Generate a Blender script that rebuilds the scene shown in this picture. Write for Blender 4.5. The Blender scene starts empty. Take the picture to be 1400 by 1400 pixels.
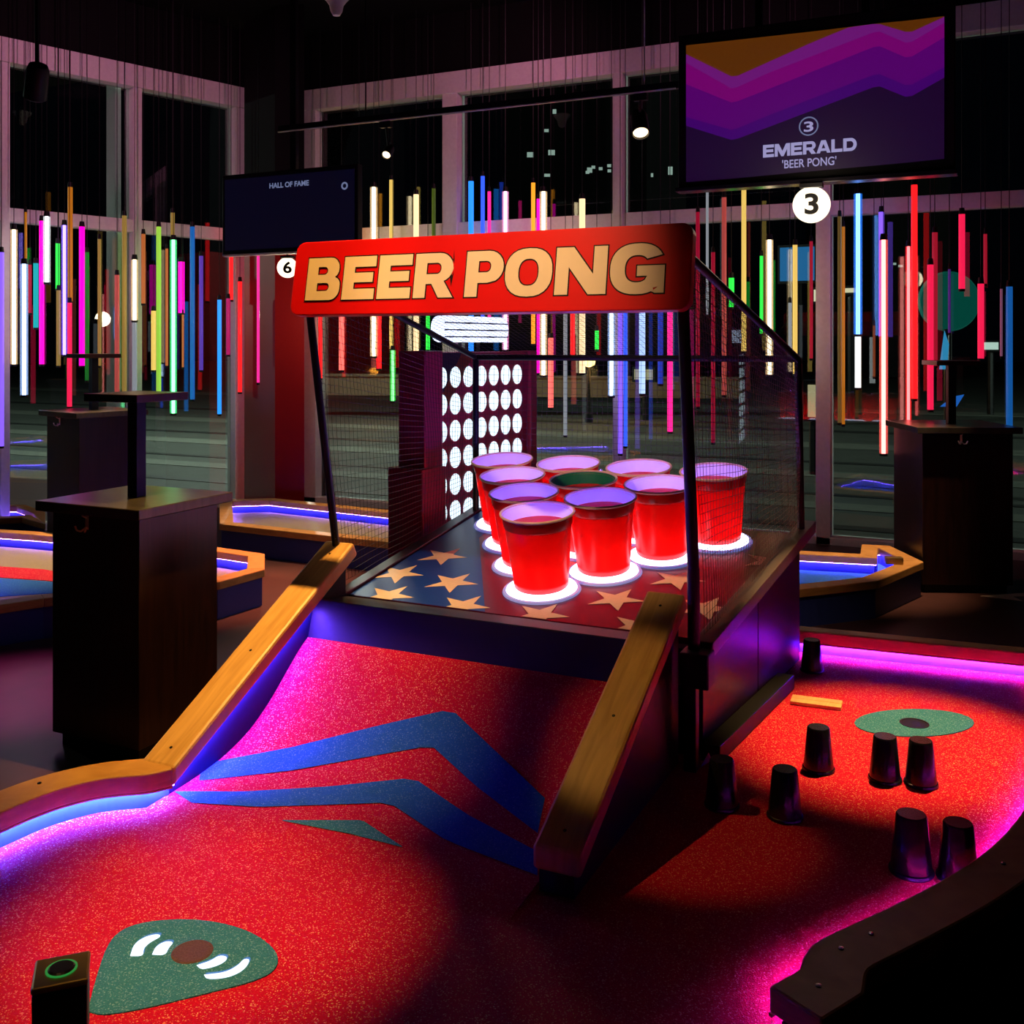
import bpy, bmesh, math, random
from mathutils import Vector, Matrix
random.seed(7)
R = math.radians
SC = bpy.context.scene
COL = SC.collection
# ------------------------------------------------------------------ camera
F, Y0, TH, H = 1400.0, 470.0, 0.443, 1.7
cam_d = bpy.data.cameras.new('camera'); cam = bpy.data.objects.new('camera', cam_d); COL.objects.link(cam)
cam_d.sensor_width = 36.0; cam_d.lens = 36.0 * F / 1400.0
cam_d.shift_y = -(700.0 - Y0) / 1400.0
cam_d.clip_start = 0.05; cam_d.clip_end = 400
cam.location = (0, 0, H); cam.rotation_euler = (R(90), 0, TH)
SC.camera = cam
# ------------------------------------------------------------------ world, exposure
SC.view_settings.view_transform = 'Standard'; SC.view_settings.look = 'None'
SC.view_settings.gamma = 1.0; SC.view_settings.exposure = 0.0
SC.view_settings.use_curve_mapping = False
world = bpy.data.worlds.new('night'); SC.world = world; world.use_nodes = True
bg = world.node_tree.nodes['Background']; bg.inputs[0].default_value = (0.02, 0.03, 0.06, 1); bg.inputs[1].default_value = 0.02

# ------------------------------------------------------------------ projection helpers (rays from the photographer's stand point onto real planes)
S_, C_ = math.sin(TH), math.cos(TH)
def ray(px, py):
    r = (px - 700.0) / F
    return Vector((-S_ + r * C_, C_ + r * S_, (Y0 - py) / F))
O = Vector((0, 0, H))
def onx(px, py, X): d = ray(px, py); return O + d * (X / d.x)
def ony(px, py, Y): d = ray(px, py); return O + d * (Y / d.y)
def onz(px, py, Z): d = ray(px, py); return O + d * ((Z - H) / d.z)
def at(px, py, D): return O + ray(px, py) * D
def depth(p): return -S_ * p.x + C_ * p.y

# ------------------------------------------------------------------ lights: spots of the lighting tracks, plus added fill spots
def spot(name, loc, target, power, color, size_deg, blend=0.4, radius=0.03):
    l = bpy.data.lights.new(name, 'SPOT'); l.energy = power; l.color = color
    l.spot_size = R(size_deg); l.spot_blend = blend; l.shadow_soft_size = radius
    o = bpy.data.objects.new(name, l); COL.objects.link(o); o.location = loc
    o.rotation_euler = (Vector(target) - Vector(loc)).to_track_quat('-Z', 'Y').to_euler()
    return o
WARM = (1.0, 0.62, 0.30); TURFW = (1.0, .58, .20)
SPOTS = dict(
    sign=((-1.85, 1.7, 4.35), (-1.87, 3.74, 2.0), 600, WARM, 30, 1.0),
    rails=((-2.65, 3.69, 4.4), (-2.90, 3.5, .35), 1050, (1.0, .55, .13), 35, 1.0),
    railfill_right=((-3.2, 3.45, 4.4), (-1.2, 3.4, .45), 170, (1.0, .55, .13), 11, .6),  # added fill spot that brightens the right rail
    board=((-2.2, 2.2, 4.4), (-2.35, 4.4, .6), 35, (1.0, .70, .60), 24, .8),
    front=((-2.0, .9, 4.5), tuple(onz(270, 1275, .03)), 1250, TURFW, 18, 1.0),
    right=((-.15, 5.5, 4.6), (-.40, 4.58, .03), 2000, TURFW, 20, .8),
    pinkfill_left=((-5.6, 5.2, 4.95), tuple(at(150, 160, 10.2)), 130, (1.0, .30, .55), 75, 1.0),  # added pink fill for the left window frames, no fixture known
    pinkfill_back=((-3.2, 7.4, 5.0), tuple(ony(620, 170, 9.6)), 80, (1.0, .30, .50), 85, 1.0),  # added pink fill for the back window frames
    pinkfill_right=((-1.0, 7.4, 5.0), tuple(ony(980, 200, 9.6)), 60, (1.0, .30, .55), 85, 1.0),  # added pink fill for the frames further right
    leftcourse=((-6.4, 6.2, 4.6), tuple(onz(40, 770, .03)), 1500, WARM, 30, .9),
    midfloor=((-4.6, 6.6, 4.6), tuple(onz(350, 810, -.1)), 2400, (1.0, .36, .14), 26, 1.0),
    leftfloor=((-5.6, 2.3, 4.6), tuple(onz(0, 950, -.1)), 1800, (.85, .12, .75), 19, 1.0),
    midcourse=((-5.2, 7.6, 4.6), tuple(onz(400, 735, .03)), 800, WARM, 36, .9),
    rightcourse=((-.3, 7.4, 4.6), tuple(onz(1180, 780, .03)), 1000, WARM, 22, .9),
)
for n_, a_ in SPOTS.items():
    if a_[2] > 0: spot('spot_' + n_, *a_)

# ------------------------------------------------------------------ materials
MATS = {}
def s2l(c):
    return tuple(((x / 255.0) / 12.92 if x / 255.0 <= .04045 else ((x / 255.0 + .055) / 1.055) ** 2.4) for x in c)
def new_mat(name):
    m = bpy.data.materials.new(name); m.use_nodes = True
    MATS[name] = m
    return m, m.node_tree.nodes, m.node_tree.links, m.node_tree.nodes['Principled BSDF']
def plain(name, col, rough=.5, spec=.5, metal=0, bump=0, bscale=60, var=.12):
    m, n, l, b = new_mat(name)
    tc = n.new('ShaderNodeTexCoord'); no = n.new('ShaderNodeTexNoise'); no.inputs['Scale'].default_value = bscale; no.inputs['Detail'].default_value = 4
    l.new(tc.outputs['Object'], no.inputs['Vector'])
    mx = n.new('ShaderNodeMix'); mx.data_type = 'RGBA'; mx.inputs[6].default_value = (*[c * (1 - var) for c in col], 1); mx.inputs[7].default_value = (*[min(1, c * (1 + var)) for c in col], 1)
    l.new(no.outputs['Fac'], mx.inputs[0]); l.new(mx.outputs[2], b.inputs['Base Color'])
    b.inputs['Roughness'].default_value = rough; b.inputs['Specular IOR Level'].default_value = spec; b.inputs['Metallic'].default_value = metal
    if bump:
        bp = n.new('ShaderNodeBump'); bp.inputs['Strength'].default_value = bump; bp.inputs['Distance'].default_value = .005
        l.new(no.outputs['Fac'], bp.inputs['Height']); l.new(bp.outputs[0], b.inputs['Normal'])
    return m
def emit(name, col, strength, base=None):
    m, n, l, b = new_mat(name)
    b.inputs['Base Color'].default_value = (*(base or (.05, .05, .05)), 1)
    b.inputs['Emission Color'].default_value = (*col, 1); b.inputs['Emission Strength'].default_value = strength
    b.inputs['Roughness'].default_value = .25
    return m
def turf(name, col, fleck, amount=.60, fleckmix=.8):
    m, n, l, b = new_mat(name)
    tc = n.new('ShaderNodeTexCoord')
    n1 = n.new('ShaderNodeTexNoise'); n1.inputs['Scale'].default_value = 260; n1.inputs['Detail'].default_value = 2
    n2 = n.new('ShaderNodeTexVoronoi'); n2.inputs['Scale'].default_value = 300
    for q in (n1, n2): l.new(tc.outputs['Object'], q.inputs['Vector'])
    mx = n.new('ShaderNodeMix'); mx.data_type = 'RGBA'; mx.inputs[6].default_value = (*[c * .55 for c in col], 1); mx.inputs[7].default_value = (*[min(1, c * 1.35) for c in col], 1)
    l.new(n1.outputs['Fac'], mx.inputs[0])
    sep = n.new('ShaderNodeSeparateColor'); l.new(n2.outputs['Color'], sep.inputs[0])
    rp = n.new('ShaderNodeValToRGB'); rp.color_ramp.elements[0].position = 1 - (1 - amount) * .5; rp.color_ramp.elements[1].position = 1.0
    rp.color_ramp.elements[1].color = (fleckmix, fleckmix, fleckmix, 1)
    l.new(sep.outputs[0], rp.inputs[0])
    m2 = n.new('ShaderNodeMix'); m2.data_type = 'RGBA'; m2.inputs[7].default_value = (*fleck, 1)
    l.new(rp.outputs[0], m2.inputs[0]); l.new(mx.outputs[2], m2.inputs[6]); l.new(m2.outputs[2], b.inputs['Base Color'])
    b.inputs['Roughness'].default_value = .9; b.inputs['Specular IOR Level'].default_value = .1
    bp = n.new('ShaderNodeBump'); bp.inputs['Strength'].default_value = .9; bp.inputs['Distance'].default_value = .004
    l.new(n1.outputs['Fac'], bp.inputs['Height']); l.new(bp.outputs[0], b.inputs['Normal'])
    return m
def wood(name, c0, c1, rough=.45, stretch=(1, 9, 9), scale=5, spec=.4):
    m, n, l, b = new_mat(name)
    tc = n.new('ShaderNodeTexCoord'); mp = n.new('ShaderNodeMapping'); mp.inputs['Scale'].default_value = stretch
    l.new(tc.outputs['Object'], mp.inputs[0])
    n1 = n.new('ShaderNodeTexNoise'); n1.inputs['Scale'].default_value = scale; n1.inputs['Detail'].default_value = 6; n1.inputs['Distortion'].default_value = .8
    l.new(mp.outputs[0], n1.inputs['Vector'])
    rp = n.new('ShaderNodeValToRGB'); rp.color_ramp.elements[0].position = .3; rp.color_ramp.elements[1].position = .7
    rp.color_ramp.elements[0].color = (*c0, 1); rp.color_ramp.elements[1].color = (*c1, 1)
    l.new(n1.outputs['Fac'], rp.inputs[0]); l.new(rp.outputs[0], b.inputs['Base Color'])
    b.inputs['Roughness'].default_value = rough; b.inputs['Specular IOR Level'].default_value = spec
    bp = n.new('ShaderNodeBump'); bp.inputs['Strength'].default_value = .15; bp.inputs['Distance'].default_value = .003
    l.new(n1.outputs['Fac'], bp.inputs['Height']); l.new(bp.outputs[0], b.inputs['Normal'])
    return m

plain('black', (.006, .006, .007), .45, .3)
plain('black_matte', (.004, .004, .0045), .8, .15)
plain('black_gloss', (.012, .010, .014), .22, .5)
plain('dark_metal', (.02, .02, .022), .35, .5, .6)
plain('bronze', (.30, .20, .07), .35, .5, .8)
plain('chrome', (.6, .6, .62), .2, .5, 1)
plain('frame_white', (.80, .78, .78), .45, .4, 0, .05, 30)
plain('ceiling_black', (.006, .006, .007), .9, .1)
plain('floor_dark', (.075, .028, .028), .36, .8, 0, .06, 8, .3)
plain('column_red', (.30, .003, .004), .45, .3)
plain('sign_red', (.66, .0015, .002), .38, .35, 0, 0, 20, .05)
plain('letter_cream', (.80, .62, .42), .5, .3, 0, 0, 20, .04)
plain('letter_edge', (.015, .004, .004), .6, .2)
plain('skirt_blue', (.03, .05, .30), .4, .4)
plain('board_blue', (.008, .045, .42), .30, .5)
plain('board_maroon', (.13, .012, .055), .30, .5)
plain('star_pink', (.78, .60, .50), .45, .4)
plain('panel_purple', (.030, .008, .04), .32, .3)
plain('cup_inner', (.82, .80, .90), .5, .3, 0, 0, 20, .03)
plain('cup_inner_green', (.01, .16, .08), .5, .3)
plain('cup_floor', (.55, .01, .02), .5, .3)
plain('rim_cream', (.75, .50, .36), .4, .4)
plain('net_cord', (.05, .045, .04), .6, .3)
plain('net_cord_lit', (.22, .17, .13), .6, .3)  # lighter copy of the net cord, light on it put into the colour
plain('game_red', (.46, .022, .09), .5, .35, 0, .05, 40)
plain('game_navy', (.010, .010, .05), .5, .35)
plain('game_orange', (.24, .045, .015), .5, .35)
plain('asphalt', (.055, .062, .055), .75, .3, 0, .2, 3, .35)
plain('concrete_far', (.12, .09, .06), .8, .2, 0, 0, 2)
plain('tower_dark', (.01, .01, .012), .8, .2)
plain('hook_metal', (.75, .62, .58), .4, .5, 0)
plain('white_plastic', (.7, .66, .66), .5, .4)
turf('turf_red', (.58, .004, .035), (.90, .40, .20), .70, .9)
turf('turf_teal', (.035, .20, .28), (.28, .50, .62), .55, .6)
turf('turf_blue', (.02, .13, .45), (.25, .45, .7), .75, .5)
turf('turf_sand', (.30, .26, .16), (.5, .45, .3), .6, .5)
wood('wood_kerb', (.50, .24, .070), (.68, .36, .12), .42, (2, 2, 9), 4)
wood('wood_rail', (.60, .32, .10), (.80, .48, .18), .40, (10, 1, 1), 3.5)
wood('wood_dark', (.012, .004, .0035), (.030, .009, .007), .30, (14, 14, 1), 3, .5)
wood('table_top', (.035, .03, .025), (.07, .06, .05), .28, (1, 7, 1), 4, .5)

# red translucent cup plastic
m, n, l, b = new_mat('cup_red')
b.inputs['Base Color'].default_value = (.72, .006, .010, 1); b.inputs['Roughness'].default_value = .28
tr = n.new('ShaderNodeBsdfTranslucent'); tr.inputs[0].default_value = (.9, .012, .012, 1)
mx = n.new('ShaderNodeMixShader'); mx.inputs[0].default_value = .45
no = n.new('ShaderNodeTexNoise'); no.inputs['Scale'].default_value = 3
l.new(b.outputs[0], mx.inputs[1]); l.new(tr.outputs[0], mx.inputs[2]); l.new(mx.outputs[0], n['Material Output'].inputs[0])
# window glass: see-through sheet with fresnel reflection
m, n, l, b = new_mat('glass')
tp = n.new('ShaderNodeBsdfTransparent'); tp.inputs[0].default_value = (.80, .86, .84, 1)
gl = n.new('ShaderNodeBsdfGlossy'); gl.inputs['Roughness'].default_value = .02; gl.inputs[0].default_value = (1, 1, 1, 1)
fr = n.new('ShaderNodeFresnel'); fr.inputs[0].default_value = 1.7
mx = n.new('ShaderNodeMixShader'); l.new(fr.outputs[0], mx.inputs[0]); l.new(tp.outputs[0], mx.inputs[1]); l.new(gl.outputs[0], mx.inputs[2])
l.new(mx.outputs[0], n['Material Output'].inputs[0])

LEDV = emit('led_violet', (.035, .07, 1.0), 1500)
LEDM = emit('led_magenta', (.36, .03, 1.0), 800)
LEDP = emit('led_purple', (.10, .04, 1.0), 360)
emit('led_far', (.22, .10, 1.0), 130)
emit('ring_white', (.72, .78, 1.0), 4.0)
emit('ring_edge', (.25, .30, 1.0), .35, (.4, .45, .7))
emit('disc_white', (.72, .88, 1.0), 1.5)
emit('pill_white', (.62, .70, 1.0), 2.2)
emit('globe_warm', (1.0, .84, .60), 1.9)
emit('arc_white', (.75, .88, 1.0), 1.6)
emit('arc_blue', (.05, .30, .8), .7)
emit('lens_warm', (1.0, .72, .40), 3.5)
emit('green_led', (.05, .9, .15), .22)
emit('text_white', s2l((150, 145, 190)), 1.0)
emit('text_dim', s2l((120, 130, 170)), .7)

# ------------------------------------------------------------------ mesh helpers
class MB:
    def __init__(s): s.v = []; s.f = []; s.mi = []
    def add(s, vs, fs, mi=0):
        o = len(s.v); s.v += [Vector(q) for q in vs]; s.f += [tuple(i + o for i in q) for q in fs]; s.mi += [mi] * len(fs); return s
    def box(s, lo, hi, mi=0, M=None):
        (a, b_, c), (d, e, f_) = lo, hi
        vs = [Vector(q) for q in ((a, b_, c), (d, b_, c), (d, e, c), (a, e, c), (a, b_, f_), (d, b_, f_), (d, e, f_), (a, e, f_))]
        if M: vs = [M @ q for q in vs]
        return s.add(vs, [(0, 3, 2, 1), (4, 5, 6, 7), (0, 1, 5, 4), (1, 2, 6, 5), (2, 3, 7, 6), (3, 0, 4, 7)], mi)
    def tube(s, p0, p1, r, n=10, r1=None, cap=True, mi=0):
        p0 = Vector(p0); p1 = Vector(p1); r1 = r if r1 is None else r1
        d = (p1 - p0).normalized(); a = d.orthogonal().normalized(); b_ = d.cross(a)
        vs = [p0 + (a * math.cos(2 * math.pi * i / n) + b_ * math.sin(2 * math.pi * i / n)) * r for i in range(n)]
        vs += [p1 + (a * math.cos(2 * math.pi * i / n) + b_ * math.sin(2 * math.pi * i / n)) * r1 for i in range(n)]
        fs = [(i, (i + 1) % n, n + (i + 1) % n, n + i) for i in range(n)]
        if cap: fs += [tuple(reversed(range(n))), tuple(range(n, 2 * n))]
        return s.add(vs, fs, mi)
    def lathe(s, prof, n=32, M=None, close=False, mi=0):
        vs = []; k = len(prof)
        for i in range(n):
            a = 2 * math.pi * i / n
            for r, z in prof:
                q = Vector((r * math.cos(a), r * math.sin(a), z)); vs.append(M @ q if M else q)
        fs = []
        for i in range(n):
            j = (i + 1) % n
            for q in range(k - 1 if not close else k):
                w = (q + 1) % k
                fs.append((i * k + q, j * k + q, j * k + w, i * k + w))
        return s.add(vs, fs, mi)
    def prism(s, pts, off, mi=0):
        n = len(pts); pts = [Vector(q) for q in pts]; off = Vector(off)
        vs = pts + [q + off for q in pts]
        fs = [tuple(reversed(range(n))), tuple(range(n, 2 * n))] + [(i, (i + 1) % n, n + (i + 1) % n, n + i) for i in range(n)]
        return s.add(vs, fs, mi)
    def band(s, A, B, thick_vec, mi=0):
        """solid strip between two polylines, extruded by thick_vec"""
        n = len(A); t = Vector(thick_vec)
        vs = [Vector(q) for q in A] + [Vector(q) for q in B]; vs = vs + [q + t for q in vs]
        fs = []
        for i in range(n - 1):
            fs += [(i, i + 1, n + i + 1, n + i), (2 * n + i, 3 * n + i, 3 * n + i + 1, 2 * n + i + 1)]
            fs += [(i, 2 * n + i, 2 * n + i + 1, i + 1), (n + i, n + i + 1, 3 * n + i + 1, 3 * n + i)]
        fs += [(0, n, 3 * n, 2 * n), (n - 1, 3 * n - 1, 4 * n - 1, 2 * n - 1)]
        return s.add(vs, fs, mi)
    def build(s, name, mat, parent=None, smooth=False, world=True, bevel=0, fixn=True):
        me = bpy.data.meshes.new(name); me.from_pydata([tuple(q) for q in s.v], [], s.f)
        mats = mat if isinstance(mat, (list, tuple)) else [mat]
        for q in mats: me.materials.append(MATS[q] if isinstance(q, str) else q)
        for p, i in zip(me.polygons, s.mi): p.material_index = i
        if fixn:
            bm = bmesh.new(); bm.from_mesh(me); bmesh.ops.recalc_face_normals(bm, faces=bm.faces); bm.to_mesh(me); bm.free()
        if smooth:
            for p in me.polygons: p.use_smooth = True
            if smooth != 'all': me.set_sharp_from_angle(angle=R(40))
        o = bpy.data.objects.new(name, me); COL.objects.link(o)
        if parent is not None:
            o.parent = parent
            if world: o.location = -worldloc(parent)
        if bevel:
            md = o.modifiers.new('bevel', 'BEVEL'); md.width = bevel; md.segments = 2; md.limit_method = 'ANGLE'
        return o
def worldloc(o):
    p = Vector(o.location)
    while o.parent is not None:
        o = o.parent; p += Vector(o.location)
    return p
def tag(o, label=None, cat=None, group=None, kind=None):
    if label: o['label'] = label
    if cat: o['category'] = cat
    if group: o['group'] = group
    if kind: o['kind'] = kind
    return o
def thing(name, loc=(0, 0, 0), label=None, cat=None, group=None, kind=None):
    o = bpy.data.objects.new(name, None); COL.objects.link(o); o.location = loc; o.empty_display_size = .1
    return tag(o, label, cat, group, kind)
def copy_tree(o, parent=None):
    c = o.copy(); COL.objects.link(c); c.parent = parent
    for ch in list(o.children): copy_tree(ch, c)
    return c
def resample(pts, n):
    pts = [Vector(q) for q in pts]; L = [0]
    for a, b_ in zip(pts, pts[1:]): L.append(L[-1] + (b_ - a).length)
    out = []
    for i in range(n):
        t = L[-1] * i / (n - 1); k = 0
        while k < len(pts) - 2 and L[k + 1] < t: k += 1
        u = (t - L[k]) / max(1e-9, L[k + 1] - L[k]); out.append(pts[k].lerp(pts[k + 1], min(1, max(0, u))))
    return out
def smooth_path(pts, it=2):
    pts = [Vector(q) for q in pts]
    for _ in range(it):
        new = [pts[0]]
        for a, b_ in zip(pts, pts[1:]): new += [a.lerp(b_, .25), a.lerp(b_, .75)]
        pts = new + [pts[-1]]
    return pts
def offset_path(pts, w, closed=False):
    """offset a 2D path to its right by w"""
    n = len(pts); out = []
    for i in range(n):
        a = pts[i - 1] if (i > 0 or closed) else pts[i]; c = pts[(i + 1) % n] if (i < n - 1 or closed) else pts[i]
        d1 = (pts[i] - a); d2 = (c - pts[i])
        if d1.length < 1e-9: d1 = d2
        if d2.length < 1e-9: d2 = d1
        d1 = d1.normalized(); d2 = d2.normalized(); t = (d1 + d2).normalized()
        k = w / max(.5, t.dot(d1)); out.append(pts[i] + Vector((t.y, -t.x, 0)) * k)
    return out
def curve_mesh(splines, offset=0, extrude=0):
    cu = bpy.data.curves.new('tmp', 'CURVE'); cu.dimensions = '2D'; cu.fill_mode = 'BOTH'
    for pts in splines:
        sp = cu.splines.new('POLY'); sp.points.add(len(pts) - 1)
        for q, (x, y) in zip(sp.points, pts): q.co = (x, y, 0, 1)
        sp.use_cyclic_u = True
    cu.offset = offset; cu.extrude = extrude
    return _tomesh(cu)
def text_mesh(txt, size=1, offset=0, extrude=0, shear=0, align='CENTER', spacing=1):
    cu = bpy.data.curves.new('tmp', 'FONT'); cu.body = txt; cu.size = size; cu.offset = offset; cu.extrude = extrude; cu.shear = shear
    cu.align_x = align; cu.align_y = 'CENTER'; cu.space_character = spacing
    return _tomesh(cu)
def _tomesh(cu):
    o = bpy.data.objects.new('tmp', cu); COL.objects.link(o)
    dg = bpy.context.evaluated_depsgraph_get(); dg.update()
    me = bpy.data.meshes.new_from_object(o.evaluated_get(dg)); bpy.data.objects.remove(o); bpy.data.curves.remove(cu)
    return me
def mesh_into(mb, me, M, mi=0):
    mb.add([M @ v.co for v in me.vertices], [tuple(p.vertices) for p in me.polygons], mi); bpy.data.meshes.remove(me)

FLOOR = -.10; TURF = .03; KERB = .15; CEIL = 5.2; YW = 9.6
# ================================================================== SETTING
o = MB().box((-14, -2.5, FLOOR - .1), (6, YW - .02, FLOOR)).build('floor', 'floor_dark'); tag(o, 'dark smooth floor of the games hall with soft reflections', 'floor', kind='structure')
o = MB().box((-14, -2.5, CEIL), (6, YW + .3, CEIL + .1)).build('ceiling', 'ceiling_black'); tag(o, 'black painted ceiling high above the golf course', 'ceiling', kind='structure')
o = MB().box((6, -2.5, FLOOR), (6.1, YW + .3, CEIL)).build('wall_right', 'black_matte'); tag(o, 'black side wall of the hall', 'wall', kind='structure')
o = MB().box((-14, -2.6, FLOOR), (6, -2.5, CEIL)).build('wall_front', 'black_matte'); tag(o, 'black wall behind the viewer', 'wall', kind='structure')

def dback(px): return YW / ray(px, Y0).y
LW = lambda px: 1.0 / (.1032 - .0000523 * (px - 8))      # depth of the left glazed wall along a pixel column
ZM, ZT = 2.98, 4.51
# ---- back wall glazing
win = thing('window_2', (-2.5, YW, FLOOR), 'tall floor to ceiling window wall with pale frames behind the netted table', 'window', kind='structure')
xl = ony(421, 470, YW).x; xr = 1.0
def bx(px): return ony(px, 470, YW).x
MULL = [(421, 440, YW), (612, 632, YW), (843, 856, YW), (1118, 1138, YW)]
mx_ = []
for a, b_, Y in MULL:
    x0, x1 = bx(a), bx(b_); mx_.append((x0, x1))
    MB().box((x0, YW - .12, FLOOR), (x1, YW + .06, ZT)).build('mullion', 'frame_white', win, bevel=.006)
mx_.append((xr - .12, xr)); MB().box((xr - .12, YW - .12, FLOOR), (xr, YW + .06, ZT)).build('mullion', 'frame_white', win, bevel=.006)
for z0, z1, dz in ((ZM - .13, ZM, .10), (ZT - .17, ZT + .06, .13), (FLOOR, -.03, .12)):
    MB().box((xl, YW - dz, z0), (xr, YW + .05, z1)).build('rail', 'frame_white', win, bevel=.006)
bounds = [(mx_[i][1], mx_[i + 1][0]) for i in range(len(mx_) - 1)]
for a, b_ in bounds:
    for z0, z1 in ((-.03, ZM - .13), (ZM, ZT - .17)):
        MB().box((a, YW - .004, z0), (b_, YW + .004, z1)).build('pane', 'glass', win)
o = MB().box((xl, YW - .1, ZT + .06), (xr, YW + .1, CEIL)).build('wall_back', 'black_matte'); tag(o, 'black bulkhead above the back windows', 'wall', kind='structure')
o = MB().box((xr, YW - .1, FLOOR), (6, YW + .1, CEIL)).build('wall_light_block', 'black_matte'); tag(o, 'unseen black wall added right of the back windows to block lamp light', 'wall', kind='structure')  # unseen wall added to keep outside lamp light off the table
# ---- left wall glazing (its own direction)
A0 = at(330, 470, LW(330)); B0 = at(8, 470, LW(8)); dirL = (B0 - A0).normalized(); nL = Vector((-dirL.y, dirL.x, 0));
if nL.dot(-A0) < 0: nL = -nL      # towards the room
ML = Matrix(((dirL.x, nL.x, 0, A0.x), (dirL.y, nL.y, 0, A0.y), (0, 0, 1, 0), (0, 0, 0, 1)))
def lt(px):  # coordinate along the left wall for a pixel column
    d = ray(px, Y0); # solve A0 + t dirL on ray
    det = d.x * (-dirL.y) + d.y * dirL.x
    t = (d.x * A0.y - d.y * A0.x) / (d.y * dirL.x - d.x * dirL.y)
    return t
winl = thing('window_1', A0 + Vector((0, 0, FLOOR)), 'tall glazed wall with pinkish white frames on the left', 'window', kind='structure')
lm = [(lt(330), lt(318)), (lt(188), lt(180)), (lt(8), lt(0)), (lt(-160), lt(-168)), (lt(-420), lt(-430))]
def lbox(t0, t1, n0, n1, z0, z1, name, mat, **k): return MB().box((min(t0, t1), n0, z0), (max(t0, t1), n1, z1), M=ML).build(name, mat, winl, **k)
for a, b_ in lm: lbox(a, b_ + .03, -.06, .10, FLOOR, ZT, 'mullion', 'frame_white', bevel=.006)
lbox(lt(172), lt(164), -.30, -.10, FLOOR, ZT, 'mullion', 'frame_white', bevel=.006)
for z0, z1, dz in ((ZM - .13, ZM, .09), (ZT - .17, ZT + .06, .12), (FLOOR, -.03, .10)):
    lbox(lm[0][0], lm[-1][1], -.05, dz, z0, z1, 'rail', 'frame_white', bevel=.006)
for (a, b_), (c, d) in zip(lm, lm[1:]):
    for z0, z1 in ((-.03, ZM - .13), (ZM, ZT - .17)): lbox(b_ + .03, c, -.004, .004, z0, z1, 'pane', 'glass')
o = MB().box((lm[0][0], -.1, ZT + .06), (lm[-1][1], .1, CEIL), M=ML).build('wall_left', 'black_matte'); tag(o, 'black bulkhead above the left windows', 'wall', kind='structure')
# ---- corner column
c0 = at(334, 470, 11.2); c1 = at(376, 470, 10.6); c2 = at(416, 470, 10.55); c3 = at(380, 470, 11.6)
o = MB().prism([(q.x, q.y, FLOOR) for q in (c0, c1, c2, c3)], (0, 0, 2.75 - FLOOR)).build('wall_corner', 'column_red'); tag(o, 'dark red boxed column in the corner between the glazed walls', 'column', kind='structure')

o = MB().prism([(q.x, q.y, 2.75) for q in (c0, c1, c2, c3)], (0, 0, CEIL - 2.75)).build('wall_corner_top', 'black_matte'); tag(o, 'shaded upper part of the corner column, coloured black, behind the small screen', 'column', kind='structure')  # column top coloured black to stand for the shade there
# ================================================================== OUTSIDE
o = MB().box((-80, -20, FLOOR - .25), (60, 120, FLOOR - .12)).build('ground', 'asphalt'); tag(o, 'dark grey paved forecourt outside the windows at night', 'ground', kind='structure')
plain('paving_pale', (.12, .13, .11), .7, .3, 0, .1, 5, .3); plain('paving_dark', (.018, .02, .02), .6, .3)
for k_, (y_, w_) in enumerate(((11.0, .25), (12.3, .5), (13.4, .18), (15.2, .7), (17.0, .25), (19.5, 1.0), (23.0, .5), (30.0, 1.5))):
    MB().box((-60, y_, FLOOR - .125), (40, y_ + w_, FLOOR - .112)).build('paving_band', 'paving_pale' if k_ % 2 else 'paving_dark', o)
def lamp_post(px, pyh, D, power, col, label):
    h = at(px, pyh, D); t = thing('street_lamp', (h.x, h.y, FLOOR - .12), label, 'street lamp')
    MB().tube((h.x, h.y, FLOOR - .12), (h.x, h.y, h.z), .05, 8, .035).build('pole', 'dark_metal', t)
    MB().tube((h.x, h.y, FLOOR - .12), (h.x, h.y, FLOOR + .1), .11, 8).build('base', 'dark_metal', t)
    MB().lathe([(.02, h.z), (.14, h.z + .05), (.16, h.z + .14), (.1, h.z + .24), (.01, h.z + .28)], 14, Matrix.Translation((h.x, h.y, 0))).build('lamp_head', emit('street_glow', col, 6), t, smooth='all')
    l = bpy.data.lights.new('street_light', 'POINT'); l.energy = power; l.color = col; l.shadow_soft_size = .2
    lo = bpy.data.objects.new('street_light', l); COL.objects.link(lo); lo.location = (0, 0, h.z - (FLOOR - .12) - .12); lo.parent = t
lamp_post(805, 502, 25, 60, (1.0, .55, .18), 'low street lamp with a small orange head seen behind the net')
lamp_post(2600, 330, 15, 5000, (.85, 1.0, .85), 'added unseen street lamp at the far right of the forecourt')  # added out of view to light the forecourt
lamp_post(377, 130, 20, 4500, (.88, 1.0, .86), 'added tall street lamp hidden behind the corner column')  # added behind the column to light the ground outside
lamp_post(-700, 250, 24, 2000, (.85, 1.0, .9), 'added unseen street lamp outside beyond the left windows')  # added out of view to light the ground on the left
# low orange lit wall across the road
t = thing('garden_wall', tuple(ony(750, 545, 30)), 'long low garden wall across the road in orange light', 'wall')
a = at(430, 540, 27); b_ = at(1010, 545, 27)
dw = (b_ - a).normalized()
MB().band([a, b_], [a + Vector((0, .4, 0)), b_ + Vector((0, .4, 0))], (0, 0, .52)).build('wall_body', 'concrete_far', t)
MB().band([a + Vector((0, -.06, .5)), b_ + Vector((0, -.06, .5))], [a + Vector((0, .46, .5)), b_ + Vector((0, .46, .5))], (0, 0, .06)).build('coping', 'concrete_far', t)
for k in range(3):
    p = a.lerp(b_, .2 + .3 * k); l = bpy.data.lights.new('wall_washer', 'POINT'); l.energy = 40; l.color = (1, .33, .03); l.shadow_soft_size = .1
    lo = bpy.data.objects.new('wall_washer', l); COL.objects.link(lo); lo.location = p + Vector((.5, -2.0, .7))
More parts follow.
